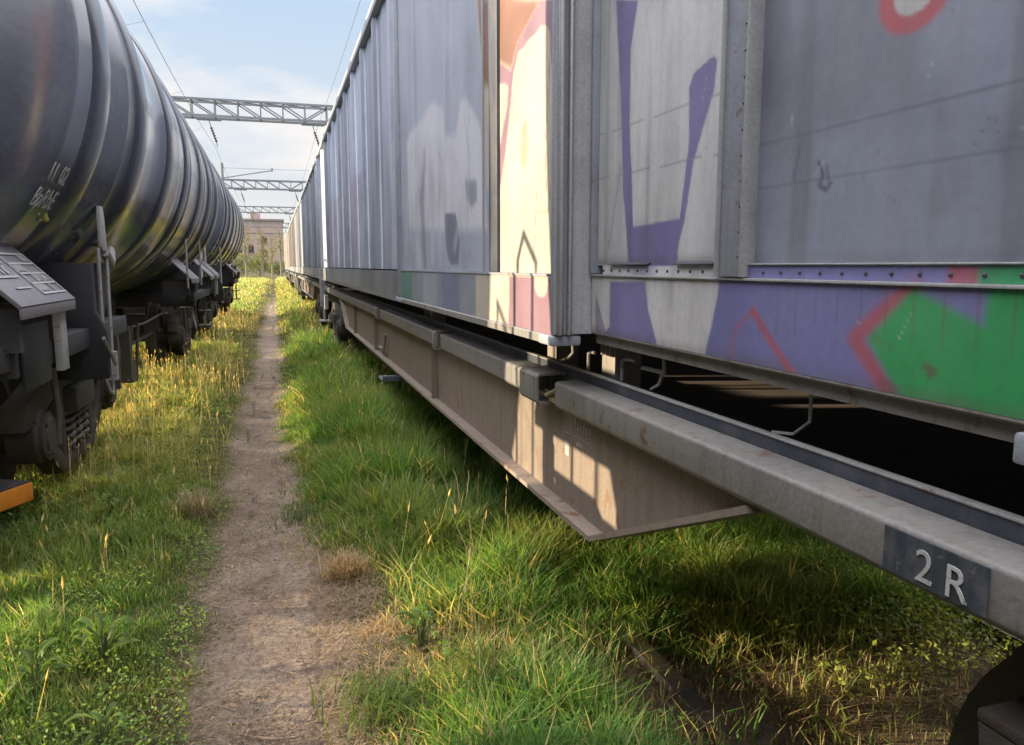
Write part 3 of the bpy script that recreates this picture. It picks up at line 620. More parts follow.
# --- container A (nearest): white and purple graffiti, slate panel
WHITE = (.64,.64,.65); PURP = (.215,.20,.41); BLUEP = (.215,.215,.45); SLATE = (.285,.312,.40); GREEN = (.05,.38,.125); REDP = (.46,.11,.14)
def smear(Y, Z, f=9): return fbm(Y*f, Z*f*.25, 1, 4, 3)-.5
def colA(Y, Z):
    C = np.ones(Y.shape + (3,))*np.array(SLATE)
    C *= (1 + .22*(fbm(Y, Z, 2.0, 4, 1)-.5))[..., None]
    Yw = Y + .006*(fbm(Y, Z, 25, 2, 4)-.5)
    up = Z > 1.6
    p1 = (Y > 1.60) & up; C[p1] = np.array(WHITE)
    C = over(C, p1*sstep(.0, .25, smear(Y, Z)), (.40,.41,.43), .6)
    C = over(C, p1*poly_mask(Yw, Z, [(2.04,1.72),(1.86,1.75),(1.85,2.02),(2.02,2.02)], .03), (.56,.57,.57), .5)
    C = over(C, poly_mask(Yw, Z, POLY['a_purple'], .003), PURP)
    for zz in (1.868, 2.005): C = over(C, p1*(np.abs(Z-zz-.02*(Y-1.9)) < .0022), (.27,.27,.29), .6)
    C = over(C, p1*line_mask(Y, Z, [(2.27,1.66),(2.19,1.90)], .006, .006), (.33,.34,.38), .8)
    C = over(C, p1*line_mask(Y, Z, [(2.295,1.61),(2.295,2.6)], .012, .012), (.34,.35,.37), .6)
    # scratches and rubbed tag on the slate panel
    s = up & (Y < 1.5)
    C = over(C, s*line_mask(Y, Z, [(1.375,1.775),(1.36,1.84)], .0025, .003), (.07,.08,.10), .8)
    C = over(C, s*line_mask(Y, Z, [(1.30,1.80),(1.285,1.775),(1.295,1.755),(1.275,1.745),(1.262,1.757)], .004, .004), (.055,.065,.08), .8)
    C = over(C, s*line_mask(Y, Z, [(1.275,1.79),(1.27,1.765)], .003, .004), (.06,.07,.09), .7)
    for zz, a in ((1.86, .5), (1.768, .35), (2.3, .4)): C = over(C, s*(np.abs(Z-zz) < .0018), (.09,.11,.145), a)
    C = over(C, s*sstep(.42, .75, fbm(Y, Z, 3.3, 4, 8)), (.17,.185,.225), .6)
    d = np.hypot((Y-1.085)/1.22, (Z-2.047))
    C = over(C, s*(1-sstep(.058, .072, d)), REDP); C = over(C, s*(1-sstep(.034, .040, d)), (.5,.5,.5))
    # bottom skirt
    b = ~up
    C = over(C, b.astype(float), WHITE); C = over(C, b*sstep(.0, .3, smear(Y, Z, 14)), (.38,.38,.39), .7)
    E = POLY['a_white_edge']; ye = np.interp(Z, [e[1] for e in E][::-1], [e[0] for e in E][::-1])
    C = over(C, b*(1-sstep(-.004, .004, Yw-ye)), BLUEP)
    C = over(C, b*poly_mask(Yw, Z, POLY['a_purple_low'], .003), PURP)
    C = over(C, b*(1-sstep(-.01, .01, (Y-2.27)-(1.50-Z)*.55))*0, PURP)
    C = over(C, b*poly_mask(Y, Z, [(2.34,1.51),(2.31,1.47),(2.25,1.385),(2.34,1.38)], .004), (.26,.24,.34), .8)
    G = POLY['a_green']; gm = poly_mask(Y, Z, G, .012)
    C = over(C, (Z < 1.63)*(Y < 1.5)*line_mask(Y, Z, POLY['a_redge'], .016, .013), REDP, .9)
    C = over(C, (Z < 1.6)*(Y < 1.5)*gm, GREEN)
    C = over(C, (Z > 1.567)*(Z < 1.6)*(Y < 1.5)*np.ones(Y.shape), BLUEP, .55)
    C = over(C, (Z > 1.567)*(Z < 1.6)*(1-sstep(.90,.93,Y)), GREEN, .8); C = over(C, (Z > 1.567)*(Z < 1.6)*(sstep(.90,.915,Y)-sstep(.955,.97,Y)), REDP, .8)
    for a_, p_ in (('a_purple', .35), ('a_purple_low', .35)):                         # overspray halo and darker second pass along the stroke edge
        hm = poly_mask(Y, Z, POLY[a_], .03) - poly_mask(Y, Z, POLY[a_], .004); C = over(C, np.clip(hm, 0, 1)*(Y > 1.6)*fbm(Y, Z, 30, 3, 2), PURP, p_)
    C = over(C, poly_mask(Yw, Z, POLY['a_purple'], .003)*sstep(.45, .6, fbm(Y*7, Z*1.4, 1, 4, 6)), (.22,.20,.37), .6)
    for y_ in np.arange(-2.2, 1.46, .0607):                                           # rust weeping from the rivets
        ln = .03 + .10*float(vnoise(y_*9, 0, 1, 5)); C = over(C, line_mask(Y, Z, [(y_+.002, 1.566), (y_, 1.566-ln)], .0012, .003)*(Z < 1.567), (.17,.12,.10), .55)
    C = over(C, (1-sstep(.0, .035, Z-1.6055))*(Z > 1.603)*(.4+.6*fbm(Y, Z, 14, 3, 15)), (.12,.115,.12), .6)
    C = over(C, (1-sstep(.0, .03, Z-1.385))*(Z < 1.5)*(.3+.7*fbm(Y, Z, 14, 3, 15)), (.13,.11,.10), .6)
    rs = np.random.default_rng(77)
    for k in range(70):
        yc, zc, a_, l_ = rs.uniform(.6, 2.3), rs.uniform(1.4, 2.4), rs.normal(1.57, .5), rs.uniform(.008, .06)
        C = over(C, line_mask(Y, Z, [(yc, zc), (yc+l_*math.cos(a_), zc+l_*math.sin(a_))], .0007, .0012), (.13,.12,.12) if k % 3 else (.6,.6,.6), .6)
    C = over(C, sstep(.64, .70, fbm(Y, Z, 11, 5, 19))*sstep(.5, .62, fbm(Y, Z, 1.5, 3, 23)), (.16,.11,.085), .7)
    st_ = sstep(.52, .75, fbm(Y*14, Z*.8, 1, 4, 27)); C = over(C, st_*up, (.13,.135,.15), .35)
    fade = .55 + .45*sstep(1.54, 1.37, Y)
    C = over(C, b*line_mask(Y, Z, POLY['a_chev'][:3], .007, .007)*fade, REDP, .75)
    C = over(C, b*line_mask(Y, Z, POLY['a_chev'][2:], .009, .008), REDP, .85)
    C = over(C, (Z < 1.5)*(Y < -.4)*np.ones(Y.shape), BLUEP, .5)
    for y_ in (2.295, 2.05, 1.93): C = over(C, b*line_mask(Y, Z, [(y_,1.565),(y_-.002,1.535)], .002, .003), (.2,.2,.2), .6)
    return C
tA = empty('shipping_container', (2.1, 0, 0))
tag(tA, 'nearest shipping container with a slate grey panel above a purple and green sprayed skirt', 'container', 'containers on the right-hand wagons')
def loc(t, objs): 
    for o in objs: o.location.x -= t.location.x if o.parent is t else 0
xA = 1.0; yA0, yA1 = -2.35, 2.372
ysA = np.concatenate([span(yA0, .6, .08)[:-1], span(.6, yA1, .0055)])
skirt = sheet('skirt_panel', xA, ysA, span(1.385, 1.567, .0045), colA, M['paint'], tA)
riv = sheet('rivet_strip', xA+.006, np.concatenate([span(yA0,.6,.08)[:-1], span(.6,2.30,.006)]), span(1.574, 1.602, .005), colA, M['paint'], tA)
pan1 = sheet('door_panel', xA+.012, span(1.60, 2.355, .0055), np.concatenate([span(1.602, 2.6, .0055)[:-1], span(2.6, ZT-.085, .08)]), colA, M['paint'], tA)
pan2 = sheet('wall_panel', lambda Y, Z: xA+.022+.004*(fbm(Y, Z, 1.6, 2, 2)-.5), np.concatenate([span(yA0+.05,.6,.08)[:-1], span(.6,1.50,.0055)]), np.concatenate([span(1.602, 2.4, .0055)[:-1], span(2.4, ZT-.085, .08)]), colA, M['paint'], tA)
q = MB(); q.prism_y([(xA+.03,1.384),(xA-.001,1.384),(xA-.001,1.380),(xA+.018,1.372),(xA+.018,1.345),(xA+.05,1.345),(xA+.05,1.384)], yA0, yA1); sl = q.build('bottom_sill', M['rail_side'], tA)
q = MB(); q.box(xA-.007, xA+.03, yA0, yA1, 1.5675, 1.5735); q.box(xA+.001, xA+.03, yA0, 1.495, 1.6022, 1.6055); trim = q.build('trim_strip', M['toprail'], tA, bevel=.001)
def rivets(name, pts, x, r, parent, mat):
    q = MB()
    for y, z in pts: q.lathe_x([(x+.001, r), (x-r*.45, r*.8), (x-r*.8, r*.3), (x-r*.85, .0003)], y, z, 8)
    return q.build(name, mat, parent, smooth=80)
rv = rivets('rivet_row', [(y, 1.587) for y in np.arange(-2.2, 1.46, .0607)], xA+.006, .0048, tA, M['lip'])
rv2 = rivets('rivet_row', [(y, 1.586) for y in np.arange(1.69, 2.29, .06)], xA+.006, .005, tA, M['lip'])
q = MB(); q.box(xA-.012, xA+.03, 1.508, 1.592, 1.575, ZT-.086); pA = q.build('door_post', M['post'], tA, bevel=.004)
q = MB(); q.box(xA-.018, xA+.02, 1.592, 1.604, 1.575, ZT-.086); q.box(xA-.016, xA+.024, 1.499, 1.5075, 1.575, ZT-.086); pe = q.build('post_edge', M['toprail'], pA, bevel=.002)
rivets('rivet_column', [(1.515, z) for z in np.arange(1.62, 3.6, .055)], xA-.012, .003, pA, M['lip'])
q = MB(); q.box(xA-.012, xA+.03, 2.356, 2.372, 1.575, ZT-.086); q.build('edge_post', M['post'], tA, bevel=.004)
q = MB(); q.prism_y([(xA-.004,1.603),(xA+.012,1.606),(xA+.012,1.612),(xA-.004,1.606)], 1.63, 1.82); q.prism_y([(xA-.004,1.603),(xA+.012,1.606),(xA+.012,1.611),(xA-.004,1.605)], 1.98, 2.24); q.build('bent_trim', M['lip'], tA)
q = MB(); q.box(xA-.01, xA+.09, .74, .815, 1.322, 1.368); q.build('twist_lock', M['greenish'] if 'greenish' in M else M['post'], tA, bevel=.006)
MB().box(xA+.06, 3.30, yA0+.01, yA1-.01, 1.347, ZT-.03).build('shell', M['inner'], tA)
q = MB(); q.box(xA-.01, xA+.05, yA0, yA1, ZT-.085, ZT); q.box(3.26, 3.32, yA0, yA1, ZT-.085, ZT); q.build('top_rail', M['toprail'], tA, bevel=.006)
for c_ in tA.children: c_.location.x = -2.1

# --- container B: grey blue, cream, pink and orange graffiti, sunlit strip
CREAM = (.50,.455,.38); ORNG = (.25,.125,.085); PINK = (.27,.165,.215); GBLUE = (.36,.395,.49); LIGHT = (.57,.585,.66)
def colB(Y, Z):
    C = np.ones(Y.shape + (3,))*np.array(GBLUE); C *= (1 + .3*(fbm(Y, Z, 1.8, 4, 11)-.5))[..., None]
    Yw = Y + .02*(fbm(Y, Z, 9, 3, 14)-.5)
    C = over(C, poly_mask(Yw, Z, POLY['b_light'], .03), LIGHT)
    C = over(C, poly_mask(Yw, Z, POLY['b_dark1'], .012), (.17,.18,.25), .9); C = over(C, poly_mask(Yw, Z, POLY['b_dark2'], .02), (.19,.2,.26), .8)
    C = over(C, line_mask(Yw, Z, [(4.75,1.62),(4.82,2.0),(4.7,2.25)], .05, .05), (.2,.21,.27), .7)
    C = over(C, line_mask(Yw, Z, [(3.62,1.75),(3.58,2.1),(3.66,2.3)], .01, .01), (.42,.43,.46), .7); C = over(C, line_mask(Yw, Z, [(4.2,2.2),(4.05,2.05),(4.1,1.9)], .012, .012), (.4,.42,.45), .6)
    C = over(C, line_mask(Yw, Z, [(4.95,1.75),(4.98,1.95)], .012, .012), (.4,.42,.44), .6)
    for P_, w_ in (([(4.9,1.62),(4.95,2.0),(4.6,2.4),(4.45,2.0),(4.5,1.64)], .035), ([(4.25,1.65),(4.2,2.1),(3.95,2.2),(3.7,1.95),(3.9,1.7)], .03), ([(5.45,1.7),(5.3,2.3),(5.15,1.8)], .03)):
        C = over(C, line_mask(Yw, Z, P_, w_, .03), (.52,.51,.58), .6)
    r = (Y < 3.40).astype(float)
    C = over(C, poly_mask(Yw, Z, POLY['b_cream_left'], .006), CREAM)
    C = over(C, (Y < 3.10)*1.0, CREAM); C = over(C, (Y < 3.1)*sstep(.02, .3, smear(Y, Z, 6)), (.44,.38,.29), .6)
    C = over(C, (Y < 3.10)*sstep(2.50, 2.62, Z + .12*(Y-2.8)), ORNG)
    C = over(C, poly_mask(Yw, Z, POLY['b_orange'], .02), ORNG); C = over(C, poly_mask(Yw, Z, POLY['b_orange2'], .02), ORNG)
    C = over(C, r*sstep(2.66, 2.74, Z), (.30,.17,.13)); C = over(C, r*sstep(3.0, 3.25, Z + .2*np.sin(Y*7)), PINK)
    C = over(C, poly_mask(Yw, Z, POLY['b_pink'], .004), PINK)
    C = over(C, (Y < 3.1)*poly_mask(Yw, Z, [(2.80,1.99),(2.74,1.94),(2.70,2.0),(2.71,2.10),(2.76,2.13),(2.79,2.08)], .012), (.40,.28,.21), .8)
    for P in ([(2.47,2.3),(2.52,2.0),(2.50,1.85)], [(2.62,1.78),(2.48,1.78),(2.46,1.86)], [(2.6,1.85),(2.64,1.62)]): C = over(C, line_mask(Yw, Z, P, .004, .003), (.22,.17,.16), .8)
    b = (Z < 1.565)*1.0
    C = over(C, b, (.25,.285,.33)); C = over(C, b*(Y > 5.15), (.13,.24,.215)); C = over(C, b*sstep(4.3,4.35,Y)*(1-sstep(4.72,4.76,Y)), (.34,.37,.42)); C = over(C, b*sstep(3.75,3.77,Y)*(1-sstep(4.18,4.2,Y)), (.2,.22,.33))
    C = over(C, b*(1-sstep(3.42,3.44,Yw)), CREAM); C = over(C, b*poly_mask(Yw, Z, POLY['b_low_pink'], .004), PINK)
    C = over(C, b*(1-sstep(.055,.06,np.hypot((Y-2.52)*.8, Z-1.55))), CREAM)
    C = over(C, b*line_mask(Yw, Z, [(3.22,1.56),(3.2,1.47),(3.24,1.42)], .004, .004), (.42,.36,.3), .7)
    return C
def profB(Y, Z):
    x = np.full(Y.shape, .884)
    for yc, hw in ((5.05,.10), (4.12,.10)): x = x - .014*(sstep(yc-hw-.05, yc-hw, Y) - sstep(yc+hw, yc+hw+.05, Y))
    return x + .003*np.sin(Y*6.2832/.31)*(Y > 3.2)
tB = empty('shipping_container', (2.1, 0, 0))
tag(tB, 'short shipping container with the sunlit cream, pink and orange graffiti, behind the nearest container', 'container', 'containers on the right-hand wagons')
yB0, yB1 = 2.385, 5.66
sheet('wall_panel', profB, span(2.415, 5.63, .011), np.concatenate([span(1.575, 2.75, .010)[:-1], span(2.75, ZT-.085, .03)]), colB, M['paint'], tB)
sheet('skirt_panel', .872, span(yB0, yB1, .011), span(1.372, 1.565, .009), colB, M['paint'], tB)
q = MB(); q.prism_y([(.88,1.371),(.872,1.371),(.866,1.366),(.866,1.34),(.95,1.34),(.95,1.371)], yB0, yB1); q.build('bottom_sill', M['rail_side'], tB)
q = MB(); q.box(.868, .95, yB0+.06, yB1, 1.566, 1.574); q.build('trim_strip', M['post'], tB)
MB().box(.870, .93, 3.065, 3.19, 1.5745, ZT-.086).build('wall_post', M['postdark'], tB, bevel=.006)
MB().box(.874, .93, 3.30, 3.318, 1.5745, ZT-.086).build('seam_strip', M['toprail'], tB, bevel=.004)
MB().box(.872, 1.03, yB0-.006, yB0-.0005, 1.376, ZT-.09).build('end_plate', M['toprail'], tB)
frame_parts(tB, .868, 3.33, yB0, yB1, 1.372, M['post'], .03)
for x, r in ((.886,.013), (.918,.009)): MB().tube([(x, yB0-.018, 1.375), (x, yB0-.018, ZT-.1)], r, 12).build('locking_bar', M['metal'], tB)
for c_ in tB.children: c_.location.x = -2.1

# --- ribbed containers
def ribbed(y0, y1, base, label, pitch=.98, first=None, skirt=True, fine=False, xn=.87, zt=ZT):
    t = empty('shipping_container', (2.1, y0, 0)); tag(t, label, 'container', 'containers on the right-hand wagons')
    L_ = y1 - y0; f0 = pitch*.45 if first is None else first - y0
    ribs = np.arange(f0, L_-.2, pitch)
    pts = [.06]
    for r_ in ribs: pts += [r_-.12, r_-.075, r_+.075, r_+.12]
    step = .02 if fine else .10
    ys = np.unique(np.concatenate([pts, np.arange(.06, L_-.06, step), [L_-.06]]))
    def pf(Y, Z):
        x = np.full(Y.shape, xn+.042)
        for r_ in ribs: x = x - .037*np.clip(np.minimum((Y-(r_-.12))/.045, ((r_+.12)-Y)/.045), 0, 1)
        return x + (.004*np.sin(Y*6.2832/.33) if fine else 0)
    def cf(Y, Z):
        C = np.ones(Y.shape + (3,))*np.array(base)
        idx = np.floor((Y - f0)/pitch*2 + .5); C *= (1 + .55*(np.sin(idx*5.3+1.0)*.5) + .35*(fbm(Y, Z, .9, 4, y0)-.5))[..., None]
        if fine:
            C = over(C, sstep(.52, .62, fbm(Y*1.6, Z*.5, 1.1, 4, 31))*(Z < 2.6), (.36,.33,.41), .6)
            for a in (1.0, 2.0, 2.9, 4.2): C = over(C, line_mask(Y+.03*np.sin(Z*9), Z, [(a,1.7),(a+.06,1.95),(a-.02,2.1)], .03, .02), (.52,.51,.56), .6)
        return C
    sheet('wall_panel', pf, ys, span(1.575, zt-.085, .06 if fine else .3), cf, M['paint'], t)
    sheet('skirt_panel', xn+.002, span(0, L_, .08 if fine else .3), span(1.372, 1.565, .04), lambda Y, Z: np.ones(Y.shape+(3,))*np.array((.24,.255,.28))*(1+.45*(np.floor(vnoise(Y*1.1, Z*0, 1.5, 3)*5)/5-.4))[..., None], M['paint'], t)
    MB().prism_y([(xn+.01,1.371),(xn,1.371),(xn,1.335),(xn+.08,1.335),(xn+.08,1.371)], 0, L_).build('bottom_sill', M['rail_side'], t)
    frame_parts(t, xn-.002, 3.33, 0, L_, 1.372, M['post'])
    for c_ in t.children: c_.location.x = -2.1
    return t
ribbed(5.70, 16.1, (.34,.385,.48), 'long blue-grey ribbed container right behind the cream and pink graffiti one', first=6.02, fine=True)
ribbed(17.0, 29.1, (.24,.275,.33), 'blue-grey ribbed container beyond the end post with the chain', xn=.88, zt=ZT)
ribbed(29.4, 35.5, (.15,.155,.175), 'short pale grey container between the blue-grey and the dark brown ones', xn=.86)
ribbed(36.5, 48.6, (.03,.025,.025), 'dark brown container before the sunlit pinkish ones in the distance', xn=.85)
ribbed(48.9, 55.0, (.24,.165,.145), 'sunlit pinkish container behind the dark brown one', xn=.86)
ribbed(55.9, 68.0, (.27,.195,.17), 'sunlit pale pink container near the far end of the row', xn=.86)
ribbed(68.3, 74.4, (.31,.26,.21), 'sunlit cream container, last of the row before the building', xn=.86)

# ------------------------------------------------------------------ overhead line: lattice gantries and wires
def make_gantry(n_bay=16):
    t = empty('overhead_gantry'); xa, xb = -6.2, 5.6; zb, zt = 7.32, 7.93; m = MB(); h = .028
    for y in (-.3, .3):
        for z in (zb, zt): m.box(xa, xb, y-.04, y+.04, z-.04, z+.04)
    n = 14; dx = (xb-xa)/n
    for k in range(n+1):
        x = xa + k*dx
        for y in (-.3, .3): m.tube([(x, y, zb+.04), (x, y, zt-.04)], h, 6)
        for z in (zb, zt): m.tube([(x, -.26, z), (x, .26, z)], h, 6)
        if k < n:
            for y in (-.3, .3): m.tube([(x, y, zt-.04), (x+dx, y, zb+.04)] if k < 9 else [(x, y, zb+.04), (x+dx, y, zt-.04)], h, 6)
            m.tube([(x, -.26, zt), (x+dx, .26, zt)], h, 6)
    m.build('lattice_beam', M['gantry'], t, smooth=0)
    for x in (xa+.2, xb-.2):
        q = MB()
        for dx_ in (-.2, .2):
            for dy in (-.2, .2): q.box(x+dx_-.03, x+dx_+.03, dy-.03, dy+.03, 0, zb-.045)
        for k in range(9):
            z = .3 + k*.75
            for dy in (-.2, .2): q.tube([(x-.2, dy, z), (x+.2, dy, z+.7)], .02, 5)
        q.box(x-.35, x+.35, -.35, .35, -.1, .25); q.build('mast', M['gantry'], t, smooth=0)
    for x in (TL+.28, TR-.42):
        b = MB(); b.box(x-.45, x+.45, -.06, .06, zb-.13, zb-.075)
        for q in (-.4, .4): b.box(x+q-.02, x+q+.02, -.05, .05, zb-.075, zb-.041)
        hb = b.build('hanger_bracket', M['gantry'], t)
        s = MB(); s.tube([(x, 0, zb-.13), (x+.06, 0, 6.95)], .016, 6)
        for k in range(6):
            z = 6.95 - k*.095; s.lathe_x([(0,0)], 0, 0, 3) if False else None
            c = x + .06 + k*.03; s.tube([(c, 0, z), (c+.008, 0, z-.03), (c+.012, 0, z-.045), (c+.03, 0, z-.095)], .028, 8); s.tube([(c+.006, 0, z-.03), (c+.012, 0, z-.055)], .062, 10)
        s.tube([(x+.24, 0, 6.38), (x+.26, 0, 6.22)], .014, 6); s.build('insulator', M['insul'], hb)
    return t
gan0 = make_gantry()
for k, (y, lab) in enumerate([(33, 'nearest overhead lattice gantry spanning from the tank wagons to the containers'), (62, 'second overhead lattice gantry, below and behind the nearest one'),
                              (89, 'third overhead lattice gantry, faint above the brick building'), (122, 'farthest overhead lattice gantry, just over the roof of the brick building')]):
    o = gan0 if k == 0 else copy_tree(gan0); o.location = (0, y, 0); tag(o, lab, 'gantry', 'overhead line gantries across the tracks')
SP = [-30, 4, 33, 62, 89, 122, 150]
def wire(x, z, sag, r, lab, name='overhead_wire', drop=None):
    m = MB(); pts = []
    for a, b in zip(SP[:-1], SP[1:]):
        for q in range(10):
            u = q/10; pts.append((x + .26, a + (b-a)*u, z - sag*4*u*(1-u)))
    m.tube(pts, r, 5)
    o = m.build(name, M['wire'], None); tag(o, lab, 'wire'); return o
w1 = wire(TL+.2, 6.22, .35, .007, 'thin overhead wire running down the sky above the tank wagons', 'overhead_wire')
dr = MB()
for a, b in zip(SP[:-1], SP[1:]):
    for u in (.2, .4, .6, .8):
        z = 6.22 - .35*4*u*(1-u); dr.tube([(TL+.46, a+(b-a)*u, z), (TL-.1, a+(b-a)*u, 5.72)], .004, 4)
dr.build('dropper', M['wire'], w1); MB().tube([(TL-.1, -30, 5.71), (TL-.1, 150, 5.71)], .007, 5).build('contact_wire', M['wire'], w1)
wire(TR-.5, 7.15, .25, .007, 'thin overhead wire running just above the container roofs')
pa = MB(); pa.tube([(-2.9, 52, 7.0), (.05, 52, 7.55)], .035, 6); pa.tube([(-2.9, 52, 7.62), (5, 52, 7.62)], .012, 5); pa.tube([(.05, 52, 7.5), (.05, 52, 7.72)], .06, 8); pa.tube([(-2.9, 52, 0), (-2.9, 52, 7.9)], .09, 8)
tag(pa.build('cantilever_arm', M['gantry'], None), 'slanting cantilever arm of a line mast left of the second gantry', 'line mast')

# ------------------------------------------------------------------ far building, bare trees, shrubs
bt = empty('brick_building', (-3.6, 178, 0)); tag(bt, 'pinkish brick building with dark arched windows closing the end of the tracks', 'building')
W2, D2, HB = 5.6, 7, 11.3
MB().box(-W2, W2, 0, D2*2, 0, HB).build('wall', M['brick'], bt)
MB().box(-W2-.25, W2+.25, -.25, D2*2+.25, HB+.003, HB+.4).build('roof', M['roof'], bt)
MB().box(-1.1, .9, 2, 5, HB+.4, HB+1.7).build('chimney_block', M['brick'], bt)
MB().box(-W2, W2, -.08, -.003, 8.6, 8.75).build('string_course', M['roof'], bt)
def window(x, z, w, h):
    f = MB(); pr = [(x-w/2, z), (x+w/2, z)] + [(x + w/2*math.cos(a), z + h + w/2*math.sin(a)) for a in np.linspace(0, math.pi, 9)]
    f.add([(a, -.05, b) for a, b in pr] + [(a, -.003, b) for a, b in pr], [tuple(range(len(pr)))] + [(i, (i+1) % len(pr), (i+1) % len(pr)+len(pr), i+len(pr)) for i in range(len(pr))])
    o = f.build('window', M['glass'], bt); s = MB().box(x-w/2-.1, x+w/2+.1, -.12, -.052, z-.15, z-.02).build('sill', M['roof'], o)
for z in (3.6, 6.4): window(1.55, z, 1.4, .9)
window(1.55, .8, 1.2, 1.2)
for x in (-3.6, -1.2): window(x, 1.2, 1.1, 1.3); window(x, 4.4, 1.1, 1.3)

def leaves_cloud(cent, rad, n, size, base, seed, var=.5, flat=.0):
    r = np.random.default_rng(seed); c = np.array(cent); 
    k = r.normal(size=(n, 3)); k /= np.linalg.norm(k, axis=1)[:, None]; k *= (r.random(n)**.45)[:, None]
    keep = fbm(k[:,0]*3 + k[:,2]*1.3, k[:,1]*3 + k[:,2]*2, .9, 3, seed) > .42; k = k[keep]; n = len(k)
    P = c + k*np.array(rad); s = size*(.6+.8*r.random(n))
    a = r.normal(size=(n,3)); a /= np.linalg.norm(a,axis=1)[:,None]; b = np.cross(a, r.normal(size=(n,3))); b /= np.linalg.norm(b,axis=1)[:,None]
    V = np.stack([P-a*s[:,None], P+b*(s*.45)[:,None], P+a*s[:,None], P-b*(s*.45)[:,None]], 1).reshape(-1,3)
    F = np.arange(n*4).reshape(n,4)
    col = np.array(base)*(1-var/2+var*r.random((n,1)))*(1+.3*(r.random((n,3))-.5)); return V, F, np.repeat(col, 4, 0)
tr_spec = [(-5.2, 92, 7.6, 'slender pale tree at the left edge of the gap, beside the last tank wagon'), (-4.4, 88, 5.6, 'thin pale tree standing second from the tank wagons'),
           (-3.2, 96, 6.6, 'thin leaning pale tree left of the brick building'), (-1.5, 100, 6.2, 'pale tree trunk in front of the left half of the brick building'),
           (-.35, 110, 5.4, 'pale tree trunk below the arched windows of the brick building'), (.75, 104, 6.4, 'pale tree trunk nearest the sunlit containers')]
for k, (x, y, h, lab) in enumerate(tr_spec):
    t = empty('slender_tree', (x, y, 0)); tag(t, lab, 'tree', 'slender trees in front of the brick building')
    q = MB(); lean = random.uniform(-.35, .35)
    q.tube([(0,0,-.1), (lean*.3,.1,h*.35), (lean*.5,0,h*.7), (lean,0,h)], .15, 7, .03)
    for j in range(9):
        z = h*(.35+.07*j); a = random.uniform(0, 6.28); l = random.uniform(.5, 1.0); q.tube([(lean*z/h,0,z), (lean*z/h+l*.6*math.cos(a), l*.6*math.sin(a), z+l*.5), (lean*z/h+l*math.cos(a), l*math.sin(a), z+l*.65)], .035, 5, .012)
    q.build('trunk', M['trunk'], t)
    V, F, C = leaves_cloud((lean*.6, 0, h*.66), (.8, .8, h*.36), 420, .12, (.16,.17,.07), 40+k)
    np_mesh('crown', V, Fq=F, col=C, mat=M['leaf'], parent=t)
for k, (x, y, w_, h, lab) in enumerate([(-6.6, 70, 1.8, 2.6, 'green shrub at the end of the tank wagons'), (-4.6, 115, 2.4, 3.4, 'hazy green shrub left of the brick building'), (-2.2, 125, 2.2, 3.6, 'hazy green shrub before the brick building'), (.4, 135, 1.8, 2.6, 'low shrub under the arched windows'), (-8.5, 100, 3.5, 5.5, 'bushy green tree mostly hidden behind the last tank wagon')]):
    t = empty('shrub', (x, y, 0)); tag(t, lab, 'shrub')
    q = MB()
    for j in range(5): a = j*1.3; q.tube([(0,0,0), (w_*.4*math.cos(a), w_*.4*math.sin(a), h*.75)], .05, 5, .02)
    q.build('stem', M['trunk'], t)
    V, F, C = leaves_cloud((0, 0, h*.52), (w_, w_, h*.5), 1600, .16, (.12,.15,.055), 70+k)
    np_mesh('foliage', V, Fq=F, col=C, mat=M['leaf'], parent=t)

# ------------------------------------------------------------------ orange board by the bogie
bo = empty('wooden_board', (-1.30, 4.62, .29), R(-27)); tag(bo, 'orange-edged board with a dark tarred top at the left edge below the bogie springs', 'board')
MB().box(-.26, 0, -.8, 0, .055, .155).build('board_body', M['orange'], bo, bevel=.006)
MB().box(-.252, -.006, -.79, -.008, .1555, .163).build('top_cover', M['tar'], bo)
for q in (-.22, -.7): MB().box(-.2, -.1, q, q+.08, -.4, .0545).build('support_block', M['concrete'], bo, bevel=.01)

# ------------------------------------------------------------------ grass: countless blades, numpy-built
def dens_fields(x, y):
    d = np.abs(x - path_c(y)) - path_w(y)*(1 - .75*sstep(16, 40, y)) + .24*(fbm(x, y, 2.6, 3, 21)-.5) + .10*(fbm(x, y, 9, 2, 22)-.5) - .07*np.maximum(0, np.sign(x-path_c(y)))*np.exp(-((y-3.5)/.9)**2)
    lush = sstep(-.02, .20, d)
    bare = fbm(x, y, 1.1, 4, 40)
    dryp = np.exp(-(((x-.34)/.17)**2 + ((y-3.75)/.45)**2))*.9 + np.exp(-(((x-.34)/.20)**2 + ((y-2.9)/.5)**2))*.8 + .8*np.exp(-(((x-.72)/.3)**2 + ((y-2.75-.3*fbm(x, y, 3, 2, 71))/.22)**2))
    dryp = np.clip(dryp, 0, 1)
    dark = sstep(.92, 1.25, x)*(1 - sstep(2.45, 2.95, y + .2*(x-1.5)))*sstep(-3, .5, y)               # littered ground under the flat wagon
    return d, lush, bare, dryp, dark
